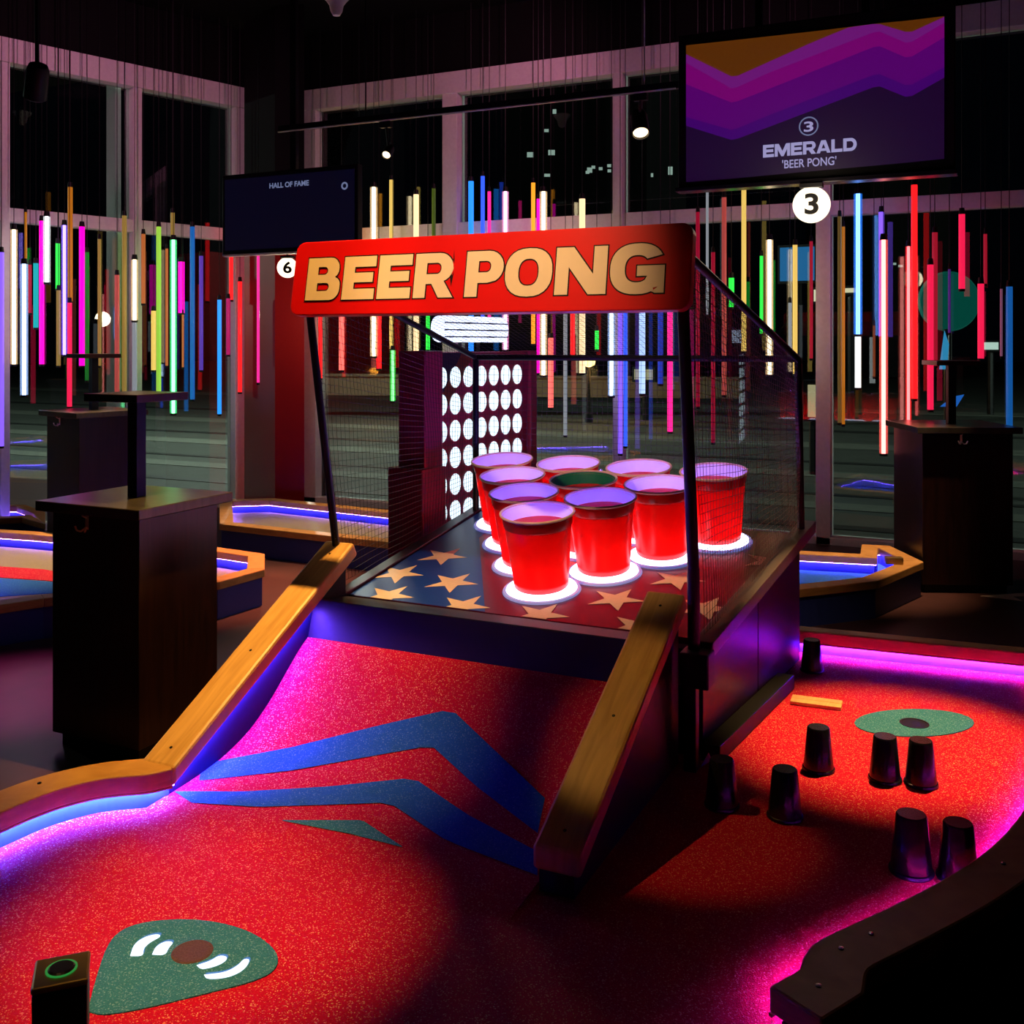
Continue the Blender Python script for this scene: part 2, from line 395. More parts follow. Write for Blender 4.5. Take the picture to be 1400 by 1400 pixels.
# tower with a few lit windows
def tower(px0, px1, D, ztop, wins, label, col=(.75, .95, .85), s=.5):
    a, b_ = at(px0, 470, D), at(px1, 470, D); t = thing('office_tower', (a.x, a.y, FLOOR), label, 'building')
    u = (b_ - a); L = u.length; u = u.normalized(); nv = Vector((-u.y, u.x, 0))
    if nv.dot(a) < 0: nv = -nv
    M = Matrix(((u.x, nv.x, 0, a.x), (u.y, nv.y, 0, a.y), (0, 0, 1, 0), (0, 0, 0, 1)))
    MB().box((0, 0, FLOOR), (L, 12, ztop), M=M).build('wall', 'tower_dark', t)
    mt = emit('lit_window', col, s)
    for (px, py, w, h) in wins:
        q = at(px, py, D); x = (q - a).dot(u); ww = w * D / F / 2; hh = h * D / F / 2
        f_ = MB().box((x - ww - .1, -.10, q.z - hh - .1), (x + ww + .1, -.02, q.z + hh + .1), M=M).build('window', 'tower_dark', t)
        MB().box((x - ww, -.14, q.z - hh), (x + ww, -.11, q.z + hh), M=M).build('pane', mt, f_)
tower(690, 872, 70, 30, [(758, 153, 5, 6), (747, 179, 6, 4), (725, 212, 9, 7), (754, 209, 9, 7), (748, 240, 8, 4), (806, 233, 7, 7), (811, 229, 5, 4), (821, 231, 5, 4), (833, 227, 6, 4), (833, 234, 5, 4), (803, 236, 5, 4)], 'dark office tower with scattered lit windows')
tower(884, 938, 50, 22, [(916, 234, 6, 11), (891, 240, 3, 5)], 'narrow dark tower with one pale lit window')
tower(1190, 1300, 55, 12, [(1222, 361, 4, 3), (1230, 364, 6, 3)], 'low dark block far behind the red tubes')
# illuminated things across the road
def far_box(name, px, py, w, h, D, col, st, label, cat, thick=.2):
    q = at(px, py, D); ww, hh = w * D / F / 2, h * D / F / 2; t = thing(name, (q.x, q.y, FLOOR), label, cat)
    MB().tube((q.x, q.y + .15, FLOOR), (q.x, q.y + .15, q.z - hh), .08, 8).build('post', 'dark_metal', t)
    MB().box((q.x - ww - .06, q.y, q.z - hh - .06), (q.x + ww + .06, q.y + thick, q.z + hh + .06)).build('casing', 'black', t)
    MB().box((q.x - ww, q.y - .03, q.z - hh), (q.x + ww, q.y, q.z + hh)).build('lit_face', emit(name + '_glow', col, st), t)
far_box('advertising_screen', 1090, 361, 46, 46, 24, (.0, .16, .45), .9, 'blue advertising screen outside beside the pale mullion', 'screen')
far_box('shop_sign', 1354, 473, 20, 10, 26, (.75, .95, .85), .9, 'small white lit shop sign at far right', 'sign')
far_box('bus_shelter_sign', 1118, 404, 10, 16, 24, (1.0, .85, .6), 1.1, 'small warm lit sign left of the pale mullion', 'sign')
far_box('entrance_light', 1162, 397, 22, 6, 24, (1.0, .85, .55), 1.0, 'warm light bar right of the pale mullion', 'light')
far_box('car_park_sign', 880, 512, 26, 14, 24, (1.0, .85, .45), .45, 'yellowish lit board low behind the net', 'sign')
far_box('light_column', 1112, 548, 14, 44, 14, (1.0, .8, .45), .5, 'glowing bollard panel left of the pale mullion', 'light')
q = at(1297, 412, 18)
t = thing('disc_sculpture', (q.x, q.y, FLOOR), 'large teal disc sculpture outside behind the red tubes', 'sculpture')
MB().lathe([(.001, -.06), (.5, -.08), (.53, 0), (.5, .08), (.001, .06)], 40, Matrix.Translation(q) @ Matrix.Rotation(R(90), 4, 'X') @ Matrix.Rotation(R(20), 4, 'Y')).build('disc', emit('disc_teal', (.0, .20, .15), .30, (.02, .15, .13)), t, smooth=True)
MB().tube((q.x, q.y + .1, FLOOR - .12), (q.x, q.y + .1, q.z - .4), .05, 8).build('stand', 'dark_metal', t)
q = at(1312, 545, 13)
t = thing('light_sculpture', (q.x, q.y, FLOOR), 'blue glowing angular light object on the forecourt', 'light')
MB().prism([at(1285, 556, 13), at(1302, 543, 13), at(1318, 540, 13), at(1308, 556, 13)], (0, .15, 0)).build('glow_panel', emit('blue_panel', (.02, .18, .8), .8), t)
MB().prism([at(1284, 505, 13), at(1295, 505, 13), at(1297, 470, 13), at(1291, 452, 13), at(1287, 480, 13)], (0, .15, 0)).build('glow_panel', emit('cyan_panel', (.05, .40, .8), .8), t)
MB().tube((at(1294, 553, 13.1).x, at(1294, 553, 13.1).y, FLOOR - .12), at(1294, 450, 13.1), .03, 8).build('mast', 'dark_metal', t)

# ================================================================== PLAYED HOLE (course) ------------------------------------------
RX0, RX1 = -2.72, -1.28
hole = thing('mini_golf_course', (-1.8, 2.6, FLOOR), 'red speckled mini golf course with curved ramp and wooden edges', 'golf course')
kl_in = smooth_path([(-3.05, .6, 0), (-3.02, 1.9, 0), (-2.985, 2.33, 0), (-2.97, 2.52, 0), (-2.90, 2.66, 0), (-2.83, 2.72, 0), (-2.76, 2.77, 0), (-2.72, 2.845, 0)])
kr_in = [Vector(q) for q in ((-.50, 2.50, 0), (-.445, 2.60, 0))] + smooth_path([(-.44, 2.62, 0), (-.45, 2.68, 0), (-.42, 2.76, 0), (-.36, 2.85, 0), (-.16, 3.18, 0), (-.02, 3.47, 0), (.08, 3.81, 0), (.20, 4.35, 0), (.30, 4.9, 0), (.30, 5.4, 0), (.24, 5.70, 0), (.14, 5.75, 0)], 2)
far_in = [Vector(q) for q in ((.14, 5.75, 0), (-.44, 5.71, 0), (-1.05, 5.67, 0), (-2.8, 5.6, 0))]
poly = [Vector((-3.05, .6, 0))] + kl_in[1:] + [Vector((-2.74, 3.8, 0)), Vector((-2.8, 5.6, 0))] + list(reversed(far_in))[1:-1] + list(reversed(kr_in)) + [Vector((-.52, 2.3, 0)), Vector((-.62, .6, 0))]
MB().prism([(q.x, q.y, FLOOR) for q in poly], (0, 0, TURF - FLOOR)).build('turf', 'turf_red', hole)
def kerb(path, width, parent, zt=KERB, zw=.085, zb=FLOOR, led=None, matw='wood_kerb', skirt='skirt_blue', lip=.04, outer=None, ledz=None, names=('kerb', 'skirt', 'led_strip')):
    """path: inner edge, ground to the right is the outside"""
    out = outer if outer else offset_path(path, width)
    P = lambda L, z: [Vector((q.x, q.y, z)) for q in L]
    k = MB().band(P(path, zw), P(out, zw), (0, 0, zt - zw)).build(names[0], matw, parent, bevel=.008)
    ins = [a.lerp(b_, lip / width) for a, b_ in zip(path, out)]; outs = [a.lerp(b_, 1 - lip / width) for a, b_ in zip(path, out)]
    MB().band(P(ins, zb), P(outs, zb), (0, 0, zw - zb)).build(names[1], skirt, parent)
    if led:
        i0 = [a.lerp(b_, lip * .45 / width) for a, b_ in zip(path, out)]; i1 = [a.lerp(b_, lip * .92 / width) for a, b_ in zip(path, out)]
        z = (zw - .0015) if ledz is None else ledz
        MB().band(P(i0, z)[2:-2] if len(path) > 8 else P(i0, z), P(i1, z)[2:-2] if len(path) > 8 else P(i1, z), (0, 0, .001)).build(names[2], led, parent)
        f1 = [a.lerp(b_, .010 / width) for a, b_ in zip(path, out)]; MB().band(P(path, zw - .007), P(f1, zw - .007), (0, 0, .007)).build('lip', matw, parent)
    return k
# left kerb: outside is on the left of the walking direction
kl = list(reversed(kl_in))
kerb(kl, .155, hole, led='led_violet')
krr = resample(kr_in[:1] + kr_in[1:], 60)
kerb(krr, .155, hole, led='led_magenta', skirt='black')
fi = [Vector(q) for q in ((.30, 5.72, 0), (.14, 5.75, 0), (-.44, 5.71, 0), (-.985, 5.67, 0))]
fo = [q + Vector((0, .10, 0)) for q in fi]
kerb(fi, .10, hole, led='led_magenta', outer=fo)
# screws on the right kerb
for px, py in ((1119, 1348), (1150, 1297), (1191, 1277), (1372, 1181)):
    q = onz(px, py, KERB); MB().lathe([(.0005, .004), (.007, .003), (.0085, 0)], 10, Matrix.Translation((q.x, q.y, KERB))).build('screw', 'chrome', hole)
q = onz(54, 1071, KERB); MB().lathe([(.0005, .004), (.007, .003), (.0085, 0)], 10, Matrix.Translation((q.x, q.y, KERB))).build('screw', 'chrome', hole)
# ramp profile
PROF = [(2.60, TURF - .004), (2.70, TURF), (2.85, .036), (2.95, .042), (3.10, .056), (3.22, .085), (3.33, .125), (3.45, .20), (3.57, .30), (3.66, .372), (3.72, .405)]
PROF = [(p.x, p.y) for p in smooth_path([(a, b_, 0) for a, b_ in PROF], 2)]
def g(Y):
    if Y <= 2.69: return TURF
    for (a, z0), (b_, z1) in zip(PROF, PROF[1:]):
        if Y <= b_: return z0 + (z1 - z0) * (Y - a) / (b_ - a)
    return PROF[-1][1]
mb = MB(); prof = [(y, z + .002) for y, z in PROF]
RXL = RX0 - .042
pts = [(RXL, y, z) for y, z in prof] + [(RXL, prof[-1][0], TURF - .01), (RXL, prof[0][0], TURF - .01)]
mb.prism(pts, (RX1 - RXL, 0, 0)); mb.build('ramp', 'turf_red', hole)
# kicker face and its flat top between the ramp and the table
pts = [(RXL, 3.69, TURF), (RXL, 3.705, .385), (RXL, 3.757, .560), (RXL, 4.0, .520), (RXL, 4.0, TURF)]
MB().prism(pts, (RX1 - RXL, 0, 0)).build('kicker_panel', plain('kicker_dark', (.014, .008, .015), .5, .3), hole, bevel=.004)
# side walls (blue) and rails
def side_wall(x0, x1, ya, za, yb, zb, mat):
    ys = [ya + (yb - ya) * i / 16 for i in range(17)]
    top = [(x0, y, za + (zb - za) * (y - ya) / (yb - ya) - .075) for y in ys]; bot = [(x0, y, min(TURF - .02, 9)) for y in ys]
    return MB().prism(top + bot[::-1], (x1 - x0, 0, 0)).build('side_wall', mat, hole)
plain('side_navy', (.008, .008, .035), .6, .2)
side_wall(RX0 - .04, RX0 - .14, 2.86, .15, 4.0, .765, 'side_navy')
side_wall(RX1 + .015, RX1 + .13, 2.86, .175, 3.97, .707, 'black')
def rail(x0, x1, ya, za, yb, zb, label):
    d = Vector((0, yb - ya, zb - za)).normalized(); nrm = Vector((0, -d.z, d.y))
    a = Vector((0, ya, za)); b_ = Vector((0, yb, zb)); t = .072
    vs = [Vector((x, 0, 0)) + p for x in (x0, x1) for p in (a, b_, b_ - nrm * t, Vector((0, ya, za - t)))]
    o = MB().add(vs, [(0, 1, 2, 3), (7, 6, 5, 4), (0, 4, 5, 1), (1, 5, 6, 2), (2, 6, 7, 3), (3, 7, 4, 0)]).build('rail', 'wood_rail', hole, bevel=.012)
    o['label'] = label
    for u in (.06, .45, .93):
        q = a.lerp(b_, u); MB().lathe([(.0005, .001), (.006, .001), (.006, -.002)], 8, Matrix.Translation((x0 * .5 + x1 * .5, q.y, q.z)) @ Matrix.Rotation(math.atan2(d.z, d.y), 4, 'X')).build('screw', 'dark_metal', hole)
rail(RX0, RX0 - .16, 2.85, .15, 4.01, .770, 'orange lit wooden rail on the left of the ramp')
rail(RX1, RX1 + .16, 2.84, .175, 3.97, .707, 'shaded wooden rail on the right of the ramp')
# led strip under the left rail following the ramp
ys = [2.87 + i * (3.70 - 2.87) / 20 for i in range(21)]
zr = lambda y: .15 + (.77 - .15) * (y - 2.85) / 1.16
MB().band([Vector((RX0 - .036, y, zr(y) - .086)) for y in ys], [Vector((RX0 - .020, y, zr(y) - .086)) for y in ys], (0, 0, .003)).build('led_strip', 'led_purple', hole)
# blue zig-zag stripes inlaid across the ramp
def surf(px, py):
    d = ray(px, py); lo, hi = 1.5, 6.0
    for _ in range(50):
        m_ = (lo + hi) / 2; p = O + d * m_
        if p.z > g(p.y) + .002: lo = m_
        else: hi = m_
    return O + d * hi
def stripe(up, dn, n=26):
    U = resample([Vector((x, y, 0)) for x, y in up], n); D = resample([Vector((x, y, 0)) for x, y in dn], n)
    mb = MB(); K = 5; rows = []
    for a, b_ in zip(U, D):
        row = []
        for k in range(K + 1):
            q = a.lerp(b_, k / K); p = surf(q.x, q.y); p.x = max(RXL + .004 if p.y > 2.86 else -9, min(RX1 - .003 if p.y > 2.7 else 9, p.x)); p.z = g(p.y) + .0045; row.append(p)
        rows.append(row)
    vs = [p for r_ in rows for p in r_]; W = K + 1
    fs = [(i * W + k, (i + 1) * W + k, (i + 1) * W + k + 1, i * W + k + 1) for i in range(n - 1) for k in range(K)]
    return mb.add(vs, fs).build('stripe', 'turf_blue', hole, fixn=False)
stripe([(276, 1045), (400, 1022), (520, 992), (617, 970), (680, 1030), (745, 1092)], [(272, 1068), (400, 1054), (500, 1036), (590, 1020), (650, 1075), (735, 1140)])
stripe([(236, 1082), (330, 1083), (450, 1076), (565, 1064), (640, 1115), (735, 1165)], [(262, 1098), (350, 1104), (450, 1101), (532, 1098), (610, 1150), (735, 1198)])
# teal wedge
def inlay(pxs, mat, name='inlay', dz=.004, z=TURF, thick=.003):
    q = [onz(x, y, z) for x, y in pxs]; return MB().prism([(p.x, p.y, z + .0005) for p in q], (0, 0, thick)).build(name, mat, hole)
o = stripe([(385, 1122), (495, 1122), (550, 1158)], [(387, 1123), (480, 1141), (549, 1159)]); o.name = 'wedge_inlay'; o.data.materials[0] = MATS['turf_teal']
# tee patch with arc marks that glow by emission
tee = [(120, 1384), (128, 1350), (145, 1295), (165, 1272), (200, 1261), (255, 1257), (305, 1263), (345, 1276), (372, 1295), (382, 1312), (375, 1330), (345, 1344), (280, 1360), (200, 1380), (140, 1390)]
tq = smooth_path([onz(x, y, TURF) for x, y in tee] + [onz(*tee[0], TURF)], 2)[:-1]
MB().prism([(p.x, p.y, TURF + .0005) for p in tq], (0, 0, .003)).build('tee_patch', 'turf_teal', hole)
def arc_mark(pts, mat, dz):
    q = [onz(x, y, TURF) for x, y in pts]; MB().prism([(p.x, p.y, TURF + .0035) for p in q], (0, 0, dz)).build('light_mark', mat, hole)
arcs = [[(178, 1309), (183, 1293), (198, 1283), (215, 1279), (221, 1282), (205, 1290), (196, 1299), (196, 1309)],
        [(208, 1307), (213, 1296), (226, 1289), (238, 1290), (231, 1297), (226, 1308)],
        [(269, 1322), (288, 1316), (300, 1308), (313, 1311), (302, 1321), (276, 1328)],
        [(279, 1335), (308, 1332), (326, 1322), (333, 1313), (343, 1314), (333, 1329), (311, 1339), (283, 1341)]]
for a in arcs:
    a = [(p.x, p.y) for p in smooth_path([(x, y, 0) for x, y in a] + [(*a[0], 0)], 2)][:-1]
    arc_mark([(x + 2, y - 3) for x, y in a], 'arc_blue', .0006); arc_mark(a, 'arc_white', .0015)
q = onz(263, 1303, TURF); mb = MB().lathe([(.0005, .006), (.052, .006), (.056, .004), (.056, 0)], 24, Matrix.Translation((q.x, q.y, TURF)))
mb.build('tee_spot', plain('tee_brown', (.10, .05, .035), .8, .2, 0, .5, 200, .6), hole)
# cup patch on the right
pts = []
cq = onz(1250, 990, TURF)
for i in range(28):
    a = 2 * math.pi * i / 28; p = onz(1250 + 82 * math.cos(a), 989 + 19 * math.sin(a), TURF); pts.append((p.x, p.y, TURF + .0005))
MB().prism(pts, (0, 0, .003)).build('hole_patch', 'turf_teal', hole)
MB().lathe([(.054, .0055), (.062, .0055), (.062, .001), (.054, .001)], 24, Matrix.Translation((cq.x, cq.y, TURF)), close=True).build('hole_rim', 'dark_metal', hole)
MB().lathe([(.0005, .004), (.054, .004)], 24, Matrix.Translation((cq.x, cq.y, TURF))).build('hole_cup', 'black', hole)
# loose wooden slat by the table
a = onz(1080, 963, TURF + .002); b_ = onz(1150, 972, TURF + .002); u = (b_ - a).normalized(); v = Vector((-u.y, u.x, 0))
t = thing('wooden_slat', tuple(a), 'short pale wooden slat lying beside the table base', 'slat')
MB().prism([a, b_, b_ + v * .05, a + v * .05], (0, 0, .016)).build('batten', 'wood_rail', t, bevel=.003)
MB().prism([a + v * .055, b_ + v * .055, b_ + v * .10, a + v * .10], (0, 0, .016)).build('batten', 'wood_rail', t, bevel=.003)
# tee post bottom left
q = onz(84, 1470, TURF); t = thing('tee_post', (q.x, q.y, TURF), 'short dark post with brass top beside the tee patch', 'post')
qt = onz(84, 1325, .33)
M = Matrix.Translation((qt.x, qt.y, 0)) @ Matrix.Rotation(TH + .35, 4, 'Z')
t.location = (qt.x, qt.y, TURF)
MB().box((-.055, -.055, TURF), (.055, .055, .315), M=M).build('post_body', 'black', t, bevel=.006)
MB().box((-.057, -.057, .315), (.057, .057, .330), M=M).build('brass_cap', 'bronze', t, bevel=.005)
MB().lathe([(.0005, .336), (.024, .336), (.03, .331)], 20, M).build('sensor_button', 'dark_metal', t)
MB().lathe([(.026, .3325), (.033, .3325), (.033, .3305), (.026, .3305)], 20, M, close=True).build('button_ring', 'green_led', t)

# ================================================================== BEER PONG TABLE
TILT = .14; TT = math.tan(TILT)
def zboard(Y): return .5557 + (Y - 4.3525) * TT
nB = Vector((0, -math.sin(TILT), math.cos(TILT)))
BX0, BX1, BY0, BY1 = -2.773, -1.09, 4.043, 5.45
def XR(Y): return -1.09 + .105 * (Y - 4.0)
def ZL(Y): return .527 + .17 * (Y - 3.965)
tb = thing('beer_pong_table', (-1.93, 4.9, TURF), 'large netted beer pong game table with red header sign and starry board', 'game table')
bp = lambda X, Y, h=0: Vector((X, Y, zboard(Y))) + nB * h
MB().prism([bp(BX0, BY0), bp(XR(BY0), BY0), bp(XR(BY1), BY1), bp(BX0, BY1)], -nB * .03).build('board', 'board_maroon', tb)
def onboard(px, py):
    d = ray(px, py); k = (.5557 - 4.3525 * TT - H) / (d.z - d.y * TT); return O + d * k
def flat_on_board(name, pts2, mat, h, thick=.0015): return MB().prism([bp(x, y, h) for x, y in pts2], nB * thick).build(name, mat, tb)
q1, q2 = onboard(655, 735), onboard(657, 842)
flat_on_board('blue_field', [(BX0 + .002, BY0 + .002), (q2.x, BY0 + .002), (q1.x, q1.y), (q1.x - .02, BY1 - .01), (BX0 + .002, BY1 - .01)], 'board_blue', .0005)
def clip(poly, f_):
    out = []
    for a, b_ in zip(poly, poly[1:] + poly[:1]):
        fa, fb = f_(a), f_(b_)
        if fa >= 0: out.append(a)
        if fa * fb < 0:
            t_ = fa / (fa - fb); out.append((a[0] + (b_[0] - a[0]) * t_, a[1] + (b_[1] - a[1]) * t_))
    return out
for px, py in ((606, 761), (618, 797), (530, 815), (632, 829), (545, 785), (738, 841), (842, 820), (925, 793), (872, 857), (964, 832), (1052, 768), (470, 772), (790, 775), (860, 755), (700, 720)):
    c = onboard(px, py); st = []
    for i in range(10):
        r_ = (.135 if i % 2 == 0 else .052); a = R(90 - 12) + i * math.pi / 5; st.append((c.x + r_ * math.cos(a), c.y + r_ * math.sin(a)))
    for f_ in (lambda p: p[1] - BY0 - .001, lambda p: p[0] - BX0 - .001, lambda p: XR(p[1]) - .001 - p[0]):
        st = clip(st, f_) if st else st
    if len(st) > 2: flat_on_board('star', st, 'star_pink', .0022, .001)
# ledges and body
MB().prism([bp(BX0 - .075, 4.025, .012), bp(BX0 - .005, 4.025, .012), bp(BX0 - .005, BY1, .012), bp(BX0 - .075, BY1, .012)], -nB * .05).build('side_ledge', 'panel_purple', tb, bevel=.004)
ya, yb = 3.965, 5.47
ledge = [Vector((XR(ya) + .003, ya, ZL(ya))), Vector((XR(ya) + .085, ya, ZL(ya))), Vector((XR(yb) + .085, yb, ZL(yb))), Vector((XR(yb) + .003, yb, ZL(yb)))]
MB().prism(ledge, (0, 0, -.06)).build('side_ledge', plain('ledge_grey', (.16, .13, .15), .35, .5), tb, bevel=.004)
for ya, yb in ((4.06, 4.755), (4.765, 5.44)):
    MB().prism([(XR(ya) - .01, ya, .06), (XR(yb) - .01, yb, .06), (XR(yb) - .01, yb, ZL(yb) - .061), (XR(ya) - .01, ya, ZL(ya) - .061)], (.02, 0, 0)).build('side_panel', 'panel_purple', tb, bevel=.003)
MB().prism([(BX0 + .03, 4.06, TURF + .001), (XR(4.06) - .012, 4.06, TURF + .001), (XR(5.43) - .012, 5.43, TURF + .001), (BX0 + .03, 5.43, TURF + .001)], (0, 0, .43)).build('body', 'black_gloss', tb)
MB().prism([(XR(4.03) + .012, 4.03, TURF), (XR(4.03) + .09, 4.03, TURF), (XR(5.06) + .09, 5.06, TURF), (XR(5.06) + .012, 5.06, TURF)], (0, 0, .07)).build('base_rail', 'black', tb, bevel=.004)
MB().box((-1.11, 3.90, TURF), (-1.06, 3.95, .40)).build('leg', 'black', tb, bevel=.004)
MB().box((-1.115, 3.86, .37), (-1.0, 3.96, .505)).build('post_clamp', 'black', tb, bevel=.006)
MB().box((-2.86, 4.025, TURF), (-2.80, 4.085, .50)).build('leg', 'black', tb, bevel=.004)
MB().prism([onz(957, 1050, TURF + .05), onz(972, 1040, TURF + .05), onz(968, 1030, TURF + .10)], (.0, .01, 0)).build('corner_marker', 'skirt_blue', tb)
# frame
SY, SZ, SH_, ST = 3.71, 1.827, .336, .178
SX0, SX1 = -2.863, -1.033
fr_b = [Vector((-2.81, 4.04, .50)), Vector((-1.075, 3.93, .50))]
mid_r = Vector((-1.07, 3.90, .83))
fr_t = [Vector((-2.80, SY + .06, SZ + .05)), Vector((-1.075, SY + .06, SZ + .05))]
rear_b = [Vector((-2.80, 5.40, .66)), Vector((-.905, 5.34, .70))]
rear_t = [Vector((-2.80, 5.40, 1.62)), Vector((-.92, 5.34, 1.622))]
MB().tube(fr_b[0], fr_t[0], .018, 12).build('front_post', 'black', tb, smooth=True)
o = MB().tube(fr_b[1], mid_r, .024, 12); o.tube(mid_r, fr_t[1], .023, 12); o.build('front_post', 'black', tb, smooth=True)
for a, b_ in zip(rear_b, rear_t): MB().tube(a, b_, .019, 12).build('rear_post', 'black', tb, smooth=True)
s_mid = lambda X: Vector((X, SY + .1, 2.02))
for X, b_ in ((-2.80, rear_t[0]), (-1.055, rear_t[1])): MB().tube((X, SY + .09, 2.03), b_, .017, 10).build('roof_bar', 'black', tb, smooth=True)
MB().tube(rear_t[0], rear_t[1], .017, 10).build('rear_bar', 'black', tb, smooth=True)
# sign
u_s = Vector((1, 0, 0)); v_s = Vector((0, math.sin(ST), math.cos(ST))); n_s = Vector((0, -math.cos(ST), math.sin(ST)))
MS = Matrix(((1, v_s.x, n_s.x, SX0), (0, v_s.y, n_s.y, SY), (0, v_s.z, n_s.z, SZ), (0, 0, 0, 1)))
SW = SX1 - SX0
def rr(x0, y0, x1, y1, r, n=6):
    rs = r if isinstance(r, (list, tuple)) else [r] * 4; out = []
    for (cx, cy, a0), q in zip(((x0, y0, 180), (x1, y0, 270), (x1, y1, 0), (x0, y1, 90)), rs):
        sx = 1 if cx == x0 else -1; sy = 1 if cy == y0 else -1
        if q <= 0: out.append((cx, cy)); continue
        for i in range(n + 1):
            a = R(a0 + 90 * i / n); out.append((cx + sx * q + q * math.cos(a), cy + sy * q + q * math.sin(a)))
    return out
sg = MB(); sg.prism([MS @ Vector((x, y, 0)) for x, y in rr(0, 0, SW, SH_, .045)], -n_s * .05)
sign = sg.build('sign', 'sign_red', tb, bevel=.004); sign['label'] = 'red header sign with cream capital letters BEER PONG'
s_, t_ = .36, .245
def ell(cx, cy, rx, ry, a0, a1, n=28, p=2.4):
    o_ = []
    for i in range(n + 1):
        a = R(a0 + (a1 - a0) * i / n); c_, q_ = math.cos(a), math.sin(a)
        o_.append((cx + rx * math.copysign(abs(c_) ** (2 / p), c_), cy + ry * math.copysign(abs(q_) ** (2 / p), q_)))
    return o_
def glyph(ch, w):
    s = .30
    if ch == 'E': return [[(0, 0), (w, 0), (w, t_), (s, t_), (s, .395), (w * .93, .395), (w * .93, .62), (s, .62), (s, 1 - t_), (w, 1 - t_), (w, 1), (0, 1)]]
    if ch == 'B':
        r = .26; o_ = [(0, 0)]
        o_ += [(w - r + r * math.cos(R(a)), r + r * math.sin(R(a))) for a in range(-90, 1, 15)]
        o_ += [(w - .17 + .17 * math.cos(R(a)), .36 + .17 * math.sin(R(a))) for a in range(0, 76, 15)]
        o_ += [(w - .24 + .19 * math.cos(R(a)), .71 + .19 * math.sin(R(a))) for a in range(-60, 1, 15)]
        o_ += [(w - .30 + .25 * math.cos(R(a)), .75 + .25 * math.sin(R(a))) for a in range(0, 91, 15)] + [(0, 1)]
        return [o_, rr(s, .215, w - .30, .405, [0, .09, .09, 0]), rr(s, .60, w - .36, .785, [0, .09, .09, 0])]
    if ch in 'PR':
        if ch == 'P': o_ = [(0, 0), (s, 0), (s, .30), (w - .36, .30)]; lo, r = .30, .34
        else: o_ = [(0, 0), (s, 0), (s, .31), (w * .46, .31), (w * .66, 0), (w * 1.03, 0), (w * .77, .37)]; lo, r = .36, .31
        o_ += [(w - r + r * math.cos(R(a)), lo + r + r * math.sin(R(a))) for a in range(-60, 1, 15)]
        o_ += [(w - .36 + .36 * math.cos(R(a)), .64 + .36 * math.sin(R(a))) for a in range(0, 91, 15)] + [(0, 1)]
        return [o_, rr(s, .53, w - .30, .78, [0, .11, .11, 0])]
    if ch == 'O': return [ell(w / 2, .5, w / 2, .52, 0, 360)[:-1], ell(w / 2, .5, w / 2 - .31, .29, 0, 360)[:-1]]
    if ch == 'N': return [[(0, 0), (.29, 0), (.29, .58), (w - .38, 0), (w, 0), (w, 1), (w - .29, 1), (w - .29, .42), (.38, 1), (0, 1)]]
    if ch == 'G':
        o_ = ell(w / 2, .5, w / 2, .52, 28, 318, 30)
        o_ += [(w * .80, .10), (w * .84, 0), (w, 0), (w, .56), (w * .50, .56), (w * .50, .35), (w * .69, .35)]
        o_ += list(reversed(ell(w / 2, .5, w / 2 - .31, .28, 42, 308, 24)))
        return [o_]
def glyph2(ch, w):
    if ch == 'M': return [[(0, 0), (.27, 0), (.27, .55), (w / 2 - .10, 0), (w / 2 + .10, 0), (w - .27, .55), (w - .27, 0), (w, 0), (w, 1), (w - .36, 1), (w / 2, .42), (.36, 1), (0, 1)]]
    if ch == 'A': return [[(0, 0), (.30, 0), (.37, .17), (w - .37, .17), (w - .30, 0), (w, 0), (w / 2 + .20, 1), (w / 2 - .20, 1)], [(w / 2 - .16, .37), (w / 2 + .16, .37), (w / 2, .72)]]
    if ch == 'L': return [[(0, 0), (w, 0), (w, .25), (.29, .25), (.29, 1), (0, 1)]]
    if ch == 'D':
        o_ = [(0, 0)] + [(w - .5 + .5 * math.cos(R(a)), .5 + .5 * math.sin(R(a))) for a in range(-90, 91, 12)] + [(0, 1)]
        i_ = [(.29, .24)] + [(w - .54 + .26 * math.cos(R(a)), .5 + .26 * math.sin(R(a))) for a in range(-90, 91, 15)] + [(.29, .76)]
        return [o_, i_]
    return glyph(ch, w)
LH = .192; x = .078
for ch, w, gap in (('B', .178, .016), ('E', .165, .016), ('E', .165, .016), ('R', .185, .060), ('P', .172, .008), ('O', .208, .014), ('N', .215, .014), ('G', .218, 0)):
    sh = .0
    sp = [[(x + (px + sh * py) * LH, .066 + py * LH) for px, py in g_] for g_ in glyph(ch, w / LH)]
    mb = MB(); mesh_into(mb, curve_mesh(sp, .0055), MS @ Matrix.Translation((0, 0, .0008)), 1); mesh_into(mb, curve_mesh(sp), MS @ Matrix.Translation((0, 0, .0022)), 0)
    mb.build('letter', ['letter_cream', 'letter_edge'], sign, world=False, fixn=False)
    x += w + gap
